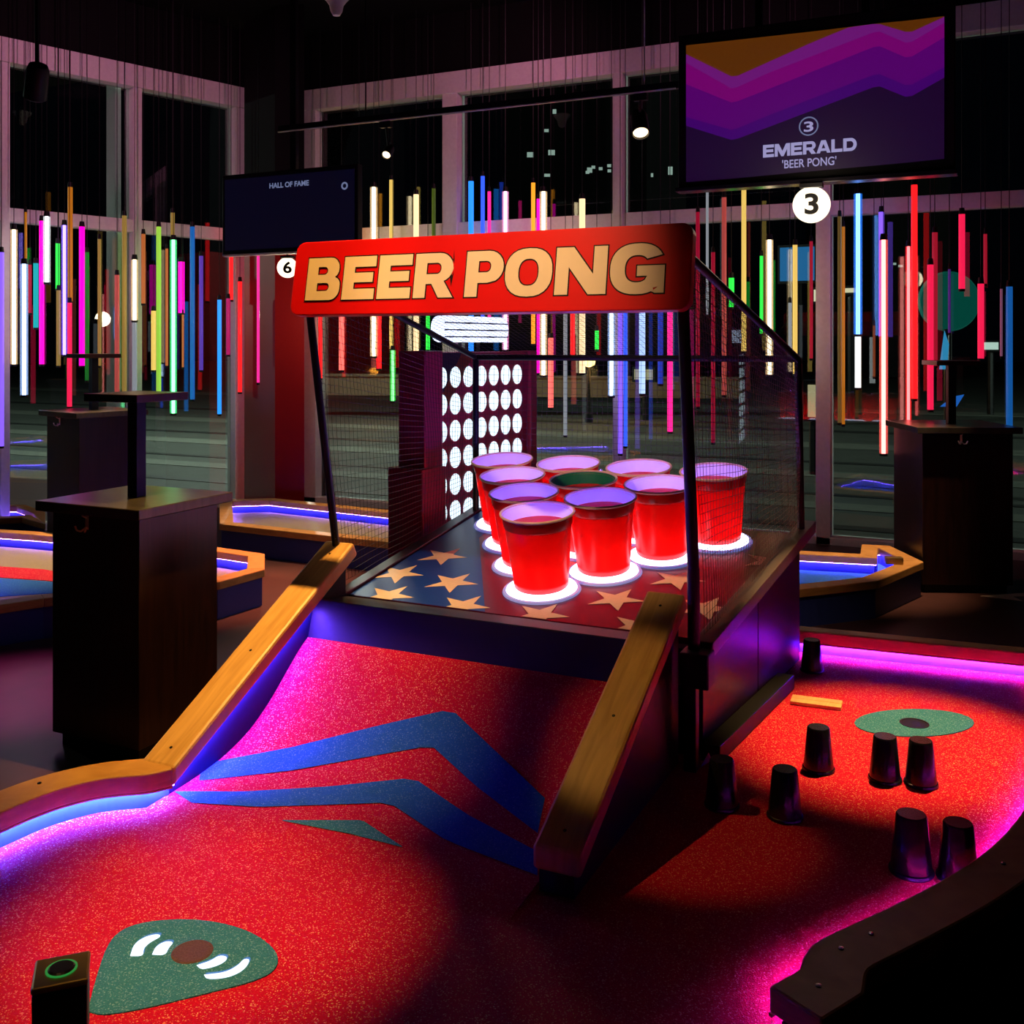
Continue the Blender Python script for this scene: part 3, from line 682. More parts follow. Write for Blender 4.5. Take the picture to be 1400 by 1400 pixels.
# light rings + cups
PITCH, ROW = .401, .727
CUPH = .366
lat = [(0, 0), (-.5, 1), (.5, 1), (-1, 2), (0, 2), (1, 2), (-1.5, 3), (-.5, 3), (.5, 3), (1.5, 3)]
def cup_base(a, b_):
    Y = 4.3525 + b_ * ROW * PITCH * math.cos(TILT); return Vector((-1.912 + a * PITCH, Y, zboard(Y)))
MR = Matrix.Rotation(TILT, 4, 'X')
ringm = None
for a, b_ in lat:
    q = cup_base(a, b_); M = Matrix.Translation(q) @ MR
    o = MB().lathe([(.100, .004), (.100, .022), (.150, .024), (.163, .018), (.166, .004)], 40, M, close=True).build('light_ring', 'ring_white', tb, smooth=True)
    MB().lathe([(.166, .003), (.166, .013), (.180, .011), (.184, .003)], 40, M, close=True).build('ring_bezel', 'ring_edge', o, smooth=True, world=False)
def make_cup(inner, label):
    t = thing('giant_cup', (0, 0, 0), label, 'cup', 'giant red cups racked on the board')
    z0 = .024; h = CUPH + .004
    rb, rt = .126, .160
    rad = lambda z: rb + (rt - rb) * (z - z0) / (h - z0)
    prof = [(.001, z0), (rb - .006, z0), (rb, z0 + .006), (rad(.06), .06), (rad(.068) - .002, .068), (rad(.12), .12), (rad(.2), .2), (rad(h - .055), h - .055)]
    MB().lathe(prof, 40).build('body', 'cup_red', t, smooth=True, world=False)
    MB().lathe([(rad(h - .055), h - .055), (rad(h - .05) + .004, h - .05), (rad(h) + .004, h - .008), (rad(h), h - .008)], 40).build('collar', 'cup_red', t, smooth=True, world=False)
    MB().lathe([(rt + .014 + .006 * math.cos(i * math.pi / 4) - .004, h + .004 + .006 * math.sin(i * math.pi / 4)) for i in range(8)], 44, close=True).build('rolled_rim', 'rim_cream', t, smooth='all', world=False)
    MB().lathe([(rt + .008, h + .004), (rad(h - .02) - .004, h - .02), (rad(h - .06) - .006, h - .06)], 40).build('inner_liner', inner, t, smooth=True, world=False)
    MB().lathe([(.001, h - .055), (rad(h - .058) - .006, h - .058)], 40).build('inner_floor', 'cup_floor', t, smooth=True, world=False)
    return t
desc = {(0, 0): 'giant red cup at the front tip of the triangle', (-.5, 1): 'giant red cup directly behind the front cup, on its left', (.5, 1): 'giant red cup to the right of the front cup',
        (-1, 2): 'giant red cup third from the front along the left edge', (1, 2): 'giant red cup partly behind the right front post, third along right edge',
        (-1.5, 3): 'giant red cup at the left end of the back row', (-.5, 3): 'giant red cup second from the left in the back row', (.5, 3): 'giant red cup third from the left in the back row', (1.5, 3): 'giant red cup behind the side net, right end of the back row'}
proto = make_cup('cup_inner', 'x'); used = False
for ab in lat:
    if ab == (0, 2): c = make_cup('cup_inner_green', 'giant red cup with dark green inside in the middle of the triangle')
    else:
        c = proto if not used else copy_tree(proto); used = True; c['label'] = desc[ab]
    c.location = cup_base(*ab); c.rotation_euler = (TILT, 0, 0)
    # little violet target lamp inside each cup
    l = bpy.data.lights.new('cup_lamp', 'POINT'); l.energy = 1.1 if ab != (0, 2) else .1; l.color = (.24, .12, 1.0); l.shadow_soft_size = .02
    lo = bpy.data.objects.new('cup_lamp', l); COL.objects.link(lo); lo.parent = c; lo.location = (0, 0, CUPH + .012)
    l = bpy.data.lights.new('cup_glow', 'POINT'); l.energy = 1.1; l.color = (1.0, .25, .2); l.shadow_soft_size = .03
    lo = bpy.data.objects.new('cup_glow', l); COL.objects.link(lo); lo.parent = c; lo.location = (0, 0, .10)
# nets
def net(name, P00, P10, P11, P01, nu, nv, r, mat, sag=0, parent=tb):
    """bilinear patch of thin cords"""
    mb = MB(); P00, P10, P11, P01 = map(Vector, (P00, P10, P11, P01))
    nn = (P10 - P00).cross(P01 - P00).normalized()
    def pt(u, v):
        p = P00.lerp(P10, u).lerp(P01.lerp(P11, u), v)
        return p + nn * sag * math.sin(math.pi * u) * math.sin(math.pi * v) + nn * .006 * math.sin(17 * u + 9 * v) + Vector((0, 0, -abs(sag) * .35)) * math.sin(math.pi * u) * v
    def cord(pts):
        n = len(pts); vs = []
        for i, p in enumerate(pts):
            d = (pts[min(n - 1, i + 1)] - pts[max(0, i - 1)]).normalized(); a = d.cross(nn).normalized() * r
            vs += [p + a, p - a * .5 + nn * r * .87, p - a * .5 - nn * r * .87]
        fs = [(i * 3 + k, i * 3 + (k + 1) % 3, i * 3 + 3 + (k + 1) % 3, i * 3 + 3 + k) for i in range(n - 1) for k in range(3)]
        mb.add(vs, fs)
    K = 10
    for i in range(nu + 1): cord([pt(i / nu, k / K) for k in range(K + 1)])
    for j in range(nv + 1): cord([pt(k / K, j / nv) for k in range(K + 1)])
    o = mb.build(name, mat, parent, fixn=False); o['kind'] = 'stuff'; return o
rb = [Vector((-2.80, 3.99, .57)), Vector((-1.04, 3.95, .56))]
net('left_net', rb[0], (-2.80, 5.40, .74), rear_t[0], (-2.80, SY + .09, 2.03), 50, 40, .0011, 'net_cord', .02)
net('right_net', rb[1], (-.905, 5.34, .775), rear_t[1], (-1.055, SY + .09, 2.03), 50, 40, .0012, 'net_cord_lit', .04)
net('back_net', (-2.80, 5.40, .74), (-.905, 5.34, .76), rear_t[1], rear_t[0], 60, 26, .0011, 'net_cord', .02)
net('roof_net', rear_t[0], rear_t[1], (-1.055, SY + .09, 2.03), (-2.80, SY + .09, 2.03), 56, 52, .0010, 'net_cord', -.05)

# ================================================================== small black cups on the right turf
bc = thing('black_cup', (0, 0, 0), 'x', 'cup', 'black upturned cups on the turf')
prof = [(.0005, .150), (.042, .150), (.046, .146), (.062, .012), (.066, .010), (.068, .004), (.066, 0), (.060, 0)]
MB().lathe(prof[:4], 28).build('body', plain('cup_black', (.008, .008, .012), .25, .5), bc, smooth=True, world=False)
MB().lathe(prof[3:], 28).build('rolled_rim', 'cup_black', bc, smooth=True, world=False)
blk = [(1119, 1057, 'black upturned cup standing alone nearest the teal hole patch, left side'), (1210, 1071, 'left one of the two black cups just below the teal hole patch'),
       (1259, 1077, 'right one of the two black cups just below the teal hole patch'), (1073, 1122, 'black upturned cup at the edge of the table shadow'),
       (987, 1107, 'black upturned cup close to the table base corner'), (1246, 1197, 'left one of the two violet-rimmed black cups by the right kerb'),
       (1310, 1206, 'black cup half hidden behind the right kerb'), (1110, 922, 'black upturned cup at the back beside the table and lit far kerb')]
for i, (px, py, lb) in enumerate(blk):
    c = bc if i == 0 else copy_tree(bc); q = onz(px, py - 5, TURF); c.location = (q.x, q.y, TURF); c['label'] = lb
    k = {0: 1.0, 1: 1.0, 2: 1.0, 3: 1.02, 4: 1.02, 5: 1.1, 6: 1.05, 7: .95}[i]; c.scale = (k * .93, k * .93, k * 1.12)

# ================================================================== CONNECT FOUR STYLE LIGHT WALL
phi = R(33); dg = Vector((math.sin(phi) * C_ - math.cos(phi) * S_, math.sin(phi) * S_ + math.cos(phi) * C_, 0)); ng = Vector((dg.y, -dg.x, 0))
P0 = at(655, 470, 6.6); P0.z = 0
if ng.dot(-P0) < 0: ng = -ng
MG = Matrix(((dg.x, ng.x, 0, P0.x), (dg.y, ng.y, 0, P0.y), (0, 0, 1, 0), (0, 0, 0, 1)))
def gt(px):
    r_ = (px - 700) / F; r0 = (655 - 700) / F * 6.6; return (r_ * 6.6 - r0) / (math.sin(phi) - r_ * math.cos(phi))
gw = thing('light_game_wall', (P0.x, P0.y, FLOOR), 'tall dark red game wall with rows of round white lights', 'game')
zt = at(600, 482, 6.15).z
t0, t1 = gt(597), gt(722)
MB().box((t0, -.10, .30), (t1, 0, zt), M=MG).build('panel', 'game_red', gw, bevel=.004)
MB().box((t0 - .17, -.16, .95), (t0 + .01, .04, zt + .01), M=MG).build('upright', 'game_red', gw, bevel=.006)
MB().box((t0 - .22, -.20, FLOOR), (t0 + .015, .06, .96), M=MG).build('upright_base', 'game_red', gw, bevel=.006)
MB().box((t1 - .01, -.14, FLOOR), (t1 + .07, .03, zt + .005), M=MG).build('upright', 'game_red', gw, bevel=.006)
MB().box((t0, -.14, FLOOR), (t1, .03, .30), M=MG).build('plinth', 'game_red', gw)
for y_, z_ in ((-.02, zt - .28), (.015, zt - .28), (-.02, zt - .62), (.015, zt - .62)):
    pass
MB().prism([MG @ Vector(q) for q in ((t0 + .012, .001, zt - .002), (t0 + .26, .001, zt - .002), (t0 + .02, .001, zt - .30))], MG.to_3x3() @ Vector((0, .0012, 0))).build('navy_corner', 'game_navy', gw)
MB().prism([MG @ Vector(q) for q in ((t0 + .26, .001, zt - .002), (t0 + .40, .001, zt - .002), (t0 + .02, .001, zt - .44), (t0 + .02, .001, zt - .30))], MG.to_3x3() @ Vector((0, .0012, 0))).build('orange_stripe', 'game_orange', gw)
zc = at(603, 517, 6.2).z; pv = .1665; tc0, tc1 = gt(603.3), gt(706.7)
for i in range(7):
    for j in range(7):
        tx = tc0 + (tc1 - tc0) * i / 6; zz = zc - j * pv
        MB().lathe([(.0005, .006), (.053, .006), (.055, .004), (.055, -.101), (.053, -.103), (.0005, -.103)], 22, MG @ Matrix.Translation((tx, 0, zz)) @ Matrix.Rotation(R(-90), 4, 'X') @ Matrix.Diagonal((1, 1.2, 1, 1))).build('light_disc', 'disc_white', gw, smooth=True)
c = MG @ Vector((gt(650), -.05, 0)); 
for dx in (-.1, .1): MB().tube(MG @ Vector((gt(650) + dx, -.05, zt)), MG @ Vector((gt(650) + dx, -.05, zt + .09)), .012, 8).build('sign_bracket', 'black', gw)
zp0, zp1 = at(650, 470, 6.6).z, at(650, 433, 6.6).z
MB().prism([MG @ Vector((gt(605) + q[0], .0, q[1])) for q in rr(0, zp0 + .01, gt(695) - gt(605), zp1, .075)], MG.to_3x3() @ Vector((0, -.09, 0))).build('light_sign', 'pill_white', gw)
for k in range(3):
    z_ = zp0 + (zp1 - zp0) * (k + 1) / 4
    MB().box((gt(605) + .02, .0, z_ - .004), (gt(695) - .02, .012, z_ + .004), M=MG).build('sign_bar', 'black', gw)

# ================================================================== POSEUR TABLES
def poseur(center, half, zt, rot, label, hook=True, half2=None):
    t = thing('poseur_table', (center.x, center.y, FLOOR), label, 'table', 'tall box tables with upper shelf')
    M = Matrix.Translation((center.x, center.y, 0)) @ Matrix.Rotation(rot, 4, 'Z')
    b = half; d = half2 or half
    MB().box((-b, -d, FLOOR + .06), (b, d, zt - .045), M=M).build('cabinet', 'wood_dark', t, bevel=.004)
    MB().box((-b + .03, -d + .03, FLOOR), (b - .03, d - .03, FLOOR + .06), M=M).build('plinth', 'black', t)
    MB().box((-b - .05, -d - .05, zt - .045), (b + .05, d + .05, zt), M=M).build('tabletop', 'table_top', t, bevel=.004)
    MB().box((-.028, -.028, zt), (.028, .028, zt + .44), M=M).build('post', 'black', t)
    MB().box((-.16, -.16, zt + .44), (.16, .16, zt + .475), M=M).build('upper_shelf', 'wood_dark', t, bevel=.003)
    if hook:
        h = Vector((-b * .15, -d - .004, zt - .085))
        mb = MB(); mb.box((h.x - .008, h.y - .004, h.z - .03), (h.x + .008, h.y, h.z + .03))
        for s in (-1, 1):
            pts = [Vector((h.x, h.y - .004, h.z - .02)), Vector((h.x + s * .012, h.y - .025, h.z - .036)), Vector((h.x + s * .026, h.y - .035, h.z - .03)), Vector((h.x + s * .034, h.y - .036, h.z - .012))]
            for a, b2 in zip(pts, pts[1:]): mb.tube(a, b2, .0045, 6)
        mb.tube((h.x, h.y - .004, h.z + .02), (h.x, h.y - .03, h.z + .035), .004, 6)
        mb.v = [M @ q for q in mb.v]; mb.build('coat_hook', 'hook_metal', t)
    return t
zt1 = 1.0
cs = [onz(38, 685, zt1), onz(190, 696, zt1), onz(327, 672, zt1)]
e1 = cs[1] - cs[0]; e2 = cs[2] - cs[1]
rot1 = (math.atan2(e1.y, e1.x) + math.atan2(e2.y, e2.x) - R(90)) / 2
cen = (cs[0] + cs[2]) / 2
poseur(cen, e1.length / 2 - .05, zt1, rot1, 'large dark box table with coat hook at left beside the ramp', True, e2.length / 2 - .05)
q = at(128, 470, 8.7); poseur(q, .27, 1.14, rot1 - .25, 'dark reddish box table behind the large one, near left window')
q = at(1300, 470, 7.7); poseur(q, .32, 1.10, TH - .05, 'black box table at right in front of the red tubes')

# ================================================================== BACKGROUND HOLES
def ring_course(name, pxs, z, label, mats, led, width=.12):
    P = [onz(x, y, z) for x, y in pxs]; P = [Vector((p.x, p.y, 0)) for p in P]
    area = sum(a.x * b_.y - b_.x * a.y for a, b_ in zip(P, P[1:] + P[:1]))
    if area < 0: P.reverse()
    out = [Vector(p) for p in P]; inn = offset_path(out, -width, True)
    c = sum(P, Vector()) / len(P); t = thing(name, (c.x, c.y, FLOOR), label, 'golf course', 'mini golf courses around the hall')
    MB().prism([(p.x, p.y, FLOOR) for p in inn], (0, 0, TURF - FLOOR)).build('turf', mats[0], t)
    n = len(P)
    for i in range(n):
        j = (i + 1) % n; q = lambda p, zz: Vector((p.x, p.y, zz))
        MB().band([q(inn[i], z - .055), q(inn[j], z - .055)], [q(out[i], z - .055), q(out[j], z - .055)], (0, 0, .055)).build('kerb', 'wood_kerb', t, bevel=.006)
        mi, mj = inn[i].lerp(out[i], .22), inn[j].lerp(out[j], .22); mo, mp = inn[i].lerp(out[i], .85), inn[j].lerp(out[j], .85)
        MB().band([q(mi, FLOOR), q(mj, FLOOR)], [q(mo, FLOOR), q(mp, FLOOR)], (0, 0, z - .055 - FLOOR)).build('skirt', 'skirt_blue', t)
        a, b_ = inn[i].lerp(out[i], .07), inn[j].lerp(out[j], .07)
        MB().band([q(a, z - .0565), q(b_, z - .0565)], [q(inn[i].lerp(out[i], .13), z - .0565), q(inn[j].lerp(out[j], .13), z - .0565)], (0, 0, .001)).build('led_strip', led, t)
    return t, inn
t, inn = ring_course('mini_golf_course', [(-60, 836), (60, 818), (300, 795), (362, 778), (362, 757), (300, 748), (150, 735), (60, 727), (-60, 720)], KERB, 'course with red and blue wavy turf behind the large box table', ('turf_sand',), 'led_far')
for pts, mat in (([(-60, 780), (0, 775), (60, 779), (120, 790), (120, 800), (60, 794), (0, 790), (-60, 796)], 'turf_red'), ([(-60, 797), (0, 791), (60, 795), (120, 801), (150, 812), (60, 812), (-60, 820)], 'turf_blue')):
    MB().prism([Vector((p.x, p.y, TURF)) for p in (onz(x, y, TURF) for x, y in pts)], (0, 0, .004)).build('wave_inlay', mat, t)
ring_course('mini_golf_course', [(300, 716), (390, 726), (560, 744), (600, 716), (560, 700), (375, 681), (300, 683)], KERB, 'far violet-lit course beside the corner column and game wall', ('turf_sand',), 'led_far')
ring_course('mini_golf_course', [(-80, 712), (30, 707), (62, 716), (62, 700), (36, 690), (-80, 688)], KERB + .02, 'small wood-edged course at the far left window', ('turf_sand',), 'led_far', .10)
t, inn = ring_course('mini_golf_course', [(1000, 812), (1090, 806), (1200, 794), (1263, 768), (1217, 746), (1178, 744), (1176, 757), (1080, 752), (1000, 752)], KERB, 'blue-lit course with pointed wooden end at right behind the table', ('turf_blue',), 'led_far')
q = onz(1222, 771, KERB); M = Matrix.Translation((q.x, q.y, KERB)) @ Matrix.Rotation(.3, 4, 'Z')
MB().box((-.06, -.03, 0), (.06, .03, .05), M=M).build('tee_button', 'bronze', t, bevel=.008)
# dark floor star at far right
st = [onz(1340, 815, FLOOR), onz(1400, 811, FLOOR), onz(1470, 812, FLOOR), onz(1385, 816, FLOOR), onz(1398, 822, FLOOR)]
o = MB().prism([(p.x, p.y, FLOOR + .0005) for p in st], (0, 0, .002)).build('floor_star', 'star_pink'); tag(o, 'orange star point printed on the floor at far right', 'floor decal')

# ================================================================== SCREENS
TVY = 6.0
def tvp(px, py, dy=0): return ony(px, py, TVY - dy)
tv = thing('television', tuple(tvp(1118, 252)), 'large hanging screen reading EMERALD with purple zigzag bands', 'screen')
q0, q1 = tvp(925, 262), tvp(1313, 25)
x0, x1 = tvp(927, 262).x, tvp(1306, 240).x; z0 = tvp(930, 262).z; z1 = tvp(938, 52).z + .02
MB().box((x0, TVY + .004, z0 + .02), (x1, TVY + .07, z1)).build('casing', 'black', tv, bevel=.006)
MB().box((x0 - .01, TVY - .03, z0 - .004), (x1 + .01, TVY + .08, z0 + .022)).build('bottom_rail', 'black_gloss', tv, bevel=.004)
for dx in (.3, -.3): MB().box(((x0 + x1) / 2 + dx - .02, TVY + .07, z1 - .3), ((x0 + x1) / 2 + dx + .02, TVY + .1, CEIL)).build('hanger', 'black', tv)
lines = [[(938, 62), (1003, 55), (1120, 42), (1200, 32), (1243, 28), (1291, 22)],
         [(938, 74), (1003, 106), (1110, 58), (1160, 37.5), (1200, 32), (1243, 45), (1291, 23)],
         [(938, 86), (1002, 122), (1050, 100), (1200, 42), (1242, 60), (1291, 31)],
         [(938, 115), (1002, 141), (1050, 122), (1200, 62), (1242, 80), (1291, 51)],
         [(938, 160), (1002, 178), (1050, 158), (1200, 100), (1242, 118), (1291, 92)],
         [(938, 172), (1002, 192), (1050, 174), (1200, 117), (1242, 134), (1291, 106)],
         [(938, 249), (1003, 244), (1110, 234), (1200, 226), (1243, 222), (1291, 217)]]
cols = [(88, 44, 2), (108, 22, 118), (116, 2, 108), (84, 0, 106), (62, 0, 104), (24, 3, 42)]
scr = MB().prism([tvp(*lines[0][0]), tvp(*lines[0][-1]), tvp(*lines[-1][-1]), tvp(*lines[-1][0])], (0, .004, 0)).build('screen', 'black_gloss', tv)
for i, c in enumerate(cols):
    U = lines[i]; D = lines[i + 1]; n = 40
    xs = [938 + (1291 - 938) * k / n for k in range(n + 1)]
    def yy(L, x):
        for (a, b_), (c_, d) in zip(L, L[1:]):
            if x <= c_ + 1e-6: return b_ + (d - b_) * (x - a) / (c_ - a)
        return L[-1][1]
    A = [tvp(x, yy(U, x), .001) for x in xs]; B = [tvp(x, max(yy(D, x), yy(U, x) + .02), .001) for x in xs]
    MB().band(A, B, (0, .0008, 0)).build('colour_band', emit('screen_band', s2l(c), .85), scr, world=False, fixn=True)
def put_text(parent, txt, px, py, hpx, Y, mat, off=.0, wscale=1, spacing=1, name='lettering', wpx=None, bold=.03):
    me = text_mesh(txt, 1, bold, 0, 0, 'CENTER', spacing)
    xs = [v.co.x for v in me.vertices]; ys = [v.co.y for v in me.vertices]; cx, cy = (min(xs) + max(xs)) / 2, (min(ys) + max(ys)) / 2
    c = ony(px, py, Y); a = ony(px, py - hpx / 2, Y); b2 = ony(px, py + hpx / 2, Y); s = (a.z - b2.z) / (max(ys) - min(ys)); sx = s * wscale
    if wpx: sx = (ony(px + wpx / 2, py, Y).x - ony(px - wpx / 2, py, Y).x) / (max(xs) - min(xs))
    M = Matrix.Translation(c) @ Matrix.Rotation(R(90), 4, 'X') @ Matrix.Diagonal((sx, s, 1, 1)) @ Matrix.Translation((-cx, -cy, 0))
    mb = MB(); mesh_into(mb, me, M); return mb.build(name, mat, parent, world=parent.parent is None, fixn=False)
ws = dict(E=1.0, M=1.38, R=1.12, A=1.22, L=.95, D=1.15); tot = sum(ws[c_] for c_ in 'EMERALD') + 6 * .07
ca = ony(1106, 202, TVY - .004); LW2 = ony(1170, 202, TVY).x - ony(1042, 202, TVY).x; kx = LW2 / tot; kz = ony(1106, 193.5, TVY).z - ony(1106, 211, TVY).z; xx = 0
for c_ in 'EMERALD':
    sp = [[(xx + px_, py_) for px_, py_ in g_] for g_ in glyph2(c_, ws[c_])]; mb = MB()
    mesh_into(mb, curve_mesh(sp), Matrix.Translation((ca.x - LW2 / 2, ca.y, ca.z - kz / 2)) @ Matrix.Rotation(R(90), 4, 'X') @ Matrix.Diagonal((kx, kz, 1, 1)))
    mb.build('letter', 'text_white', scr, world=False, fixn=False); xx += ws[c_] + .07
put_text(scr, "'BEER PONG'", 1106, 222, 12, TVY - .004, 'text_white', wpx=74, bold=.012)
put_text(scr, '3', 1105.5, 173, 14, TVY - .004, 'text_white', wpx=13, bold=.02)
c = ony(1105.5, 172.5, TVY - .004); rr_ = ony(1119, 172.5, TVY - .004).x - c.x
MB().lathe([(rr_, 0), (rr_ * .86, 0)], 32, Matrix.Translation(c) @ Matrix.Rotation(R(90), 4, 'X')).build('number_ring', 'text_dim', scr, world=False, fixn=False)
# hall of fame screen
t = thing('television', tuple(at(395, 345, 8.6)), 'dim dark blue screen reading HALL OF FAME by the corner column', 'screen')
HY = at(395, 300, 8.6).y
a = ony(312, 245, HY); b_ = ony(486, 345, HY)
x0, x1 = ony(304, 300, HY).x, ony(489, 300, HY).x; z0, z1 = ony(395, 345, HY).z, ony(395, 232, HY).z
MB().box((x0, HY, z0), (x1, HY + .07, z1)).build('casing', 'black', t, bevel=.006)
s2 = MB().box((x0 + .03, HY - .003, z0 + .04), (x1 - .03, HY, z1 - .04)).build('screen', emit('screen_navy', s2l((1, 2, 20)), 1), t)
MB().box(((x0 + x1) / 2 - .03, HY + .07, z1 - .2), ((x0 + x1) / 2 + .03, HY + .11, CEIL)).build('hanger', 'black', t)
put_text(s2, 'HALL OF FAME', 395, 252, 7.5, HY - .006, 'text_dim', wpx=54, bold=.03)
c = ony(471, 254, HY - .006); rr_ = ony(475.5, 254, HY - .006).x - c.x
MB().lathe([(rr_, 0), (rr_ * .55, 0)], 20, Matrix.Translation(c) @ Matrix.Rotation(R(90), 4, 'X')).build('corner_badge', 'text_dim', s2, world=False, fixn=False)
MB().box((x0 + .02, HY - .02, z0 - .012), (x1, HY + .05, z0 + .004)).build('bottom_rail', 'frame_white', t)

# ================================================================== NUMBERED GLOBES
def globe(px, py, rpx, D, digit, label, top_z, power, back=0):
    c = at(px, py, D); r = rpx * D / F; t = thing('number_globe', (c.x, c.y, c.z), label, 'lamp', 'numbered globe lamps')
    MF = Matrix.Translation(c) @ Matrix.Rotation(TH - math.atan((px - 700) / F), 4, 'Z') @ Matrix.Rotation(R(90), 4, 'X')
    MB().lathe([(.0005, r * .42), (r * .5, r * .38), (r * .85, r * .25), (r, 0), (r * .85, -r * .25), (r * .5, -r * .38), (.0005, -r * .42)], 36, MF).build('globe', 'globe_warm', t, smooth='all')
    me = text_mesh(digit, 1, .03); xs = [v.co.x for v in me.vertices]; ys = [v.co.y for v in me.vertices]
    s = r * 1.15 / (max(ys) - min(ys)); mb = MB()
    mesh_into(mb, me, MF @ Matrix.Translation((0, 0, r * .44)) @ Matrix.Diagonal((s * 1.15, s, 1, 1)) @ Matrix.Translation((-(min(xs) + max(xs)) / 2, -(min(ys) + max(ys)) / 2, 0)))
    mb.build('number', 'black_matte', t, fixn=False)
    MB().box((c.x - r * .6, c.y - .03, c.z + r * .93), (c.x + r * .6, c.y + .03, c.z + r * 1.15)).build('cap', 'black', t)
    MB().tube((c.x, c.y, c.z + r * 1.1), (c.x, c.y, top_z), .01, 8).build('stem', 'black', t)
    l = bpy.data.lights.new('globe_light', 'POINT'); l.energy = power; l.color = (1, .8, .55); l.shadow_soft_size = r
    lo = bpy.data.objects.new('globe_light', l); COL.objects.link(lo); lo.parent = t; lo.location = MF.to_3x3() @ Vector((0, 0, r * 1.6)) if not back else (ray(px, py) * back).xyz + Vector((.1, 0, -r * 5))
globe(1109.5, 280, 25, 5.80, '3', 'glowing round lamp with number 3 under the big screen', tvp(1110, 256).z, 3)
globe(393, 366, 14, 8.6, '6', 'glowing numbered lamp half hidden behind the left end of the sign', z0 - .016, 14, 1.2)

# ================================================================== TRACK, SPOTLIGHTS, CEILING DEVICE
TY = 7.0
a = ony(382, 181, TY); b_ = ony(925, 124, TY)
t = thing('lighting_track', tuple((a + b_) / 2), 'long black ceiling lighting track in front of the back windows', 'track')
MB().box((a.x, TY - .02, a.z), (b_.x + .6, TY + .02, a.z + .05)).build('track_bar', 'dark_metal', t)
MB().box((a.x, TY - .024, a.z - .006), (b_.x, TY - .016, a.z + .004)).build('lower_lip', 'frame_white', t)
for px in (500, 881): 
    p = ony(px, 150, TY); MB().tube((p.x, TY, a.z + .05), (p.x, TY, CEIL), .006, 6).build('drop_rod', 'frame_white' if px > 800 else 'black', t)
def spothead(px, py, D, aim, label, lit=True, s=1.0, topz=None):
    c = at(px, py, D) if D else ony(px, py, TY); t = thing('track_spotlight', tuple(c), label, 'spotlight')
    M = Matrix.Translation(c) @ Vector(aim).to_track_quat('-Z', 'Y').to_matrix().to_4x4() @ Matrix.Scale(s, 4)
    MB().lathe([(.001, .20), (.05, .20), (.062, .17), (.066, .0), (.058, -.005), (.055, .02)], 20, M).build('can', 'black', t, smooth=True)
    MB().lathe([(.001, .012), (.054, .012)], 20, M).build('lens', 'lens_warm' if lit else 'chrome', t, fixn=False)
    zt = topz or c.z + .45
    MB().tube(M @ Vector((0, 0, .12)), (c.x, c.y, zt), .012, 8).build('yoke', 'black', t)
    MB().box((c.x - .05, c.y - .02, zt - .02), (c.x + .05, c.y + .02, zt + .03)).build('adapter', 'black', t)
spothead(876, 182, 0, (.25, -.5, -.8), 'lit spotlight on the track left of the big screen', True, 1.0, a.z - .037)
spothead(528, 212, 0, (.1, -.6, -.5), 'small spotlight hanging above the left part of the sign', True, .6, a.z - .037)
spothead(48, 133, 6.0, (-.5, .3, -.8), 'black spotlight before the left window at the top left', False, 1.0, CEIL)
c = at(460, 6, 8.6); t = thing('ceiling_speaker', (c.x, c.y, CEIL), 'pale bell shaped fitting on the black ceiling', 'fitting')
zc_ = CEIL
MB().lathe([(.001, -.12), (.03, -.115), (.05, -.08), (.06, -.03), (.09, .01), (.11, .03), (.11, .045), (.001, .05)], 24, Matrix.Translation((c.x, c.y, at(460, 22, 8.6).z + .12))).build('bell', 'white_plastic', t, smooth=True)
MB().tube((c.x, c.y, at(460, 22, 8.6).z + .16), (c.x, c.y, CEIL), .03, 10).build('stem', 'black', t)

# ================================================================== HANGING LIGHT TUBES
# (px, top, bottom, width px, colour name, brightness, offset from the glazing)
CN = dict(cream=((1.0, .74, .40), 1), gold=((.62, .42, .09), 1), orange=((.95, .33, .02), 1), red=((1.0, .012, .015), 1), crimson=((.70, .01, .06), 1), salmon=((1.0, .16, .13), 1),
          pink=((1.0, .02, .28), 1), magenta=((1.0, .0, .52), 1), violet=((.22, .10, .95), 1), blue=((.03, .10, 1.0), 1), sky=((.02, .27, 1.0), 1), ice=((.42, .62, 1.0), 1),
          teal=((.0, .28, .30), 1), green=((.02, .75, .06), 1), mint=((.10, 1.0, .32), 1), white=((.85, .95, .95), 1), lime=((.22, .45, .04), 1), clear=((.16, .18, .20), 1), maroon=((.22, .005, .015), 1), brown=((.30, .08, .02), 1), rose=((1.0, .42, .75), 1))
BR = dict(bright=3.4, lit=1.3, dim=.30, dark=.10)  # dim and dark tubes are unlit; faint emission stands in for reflected light
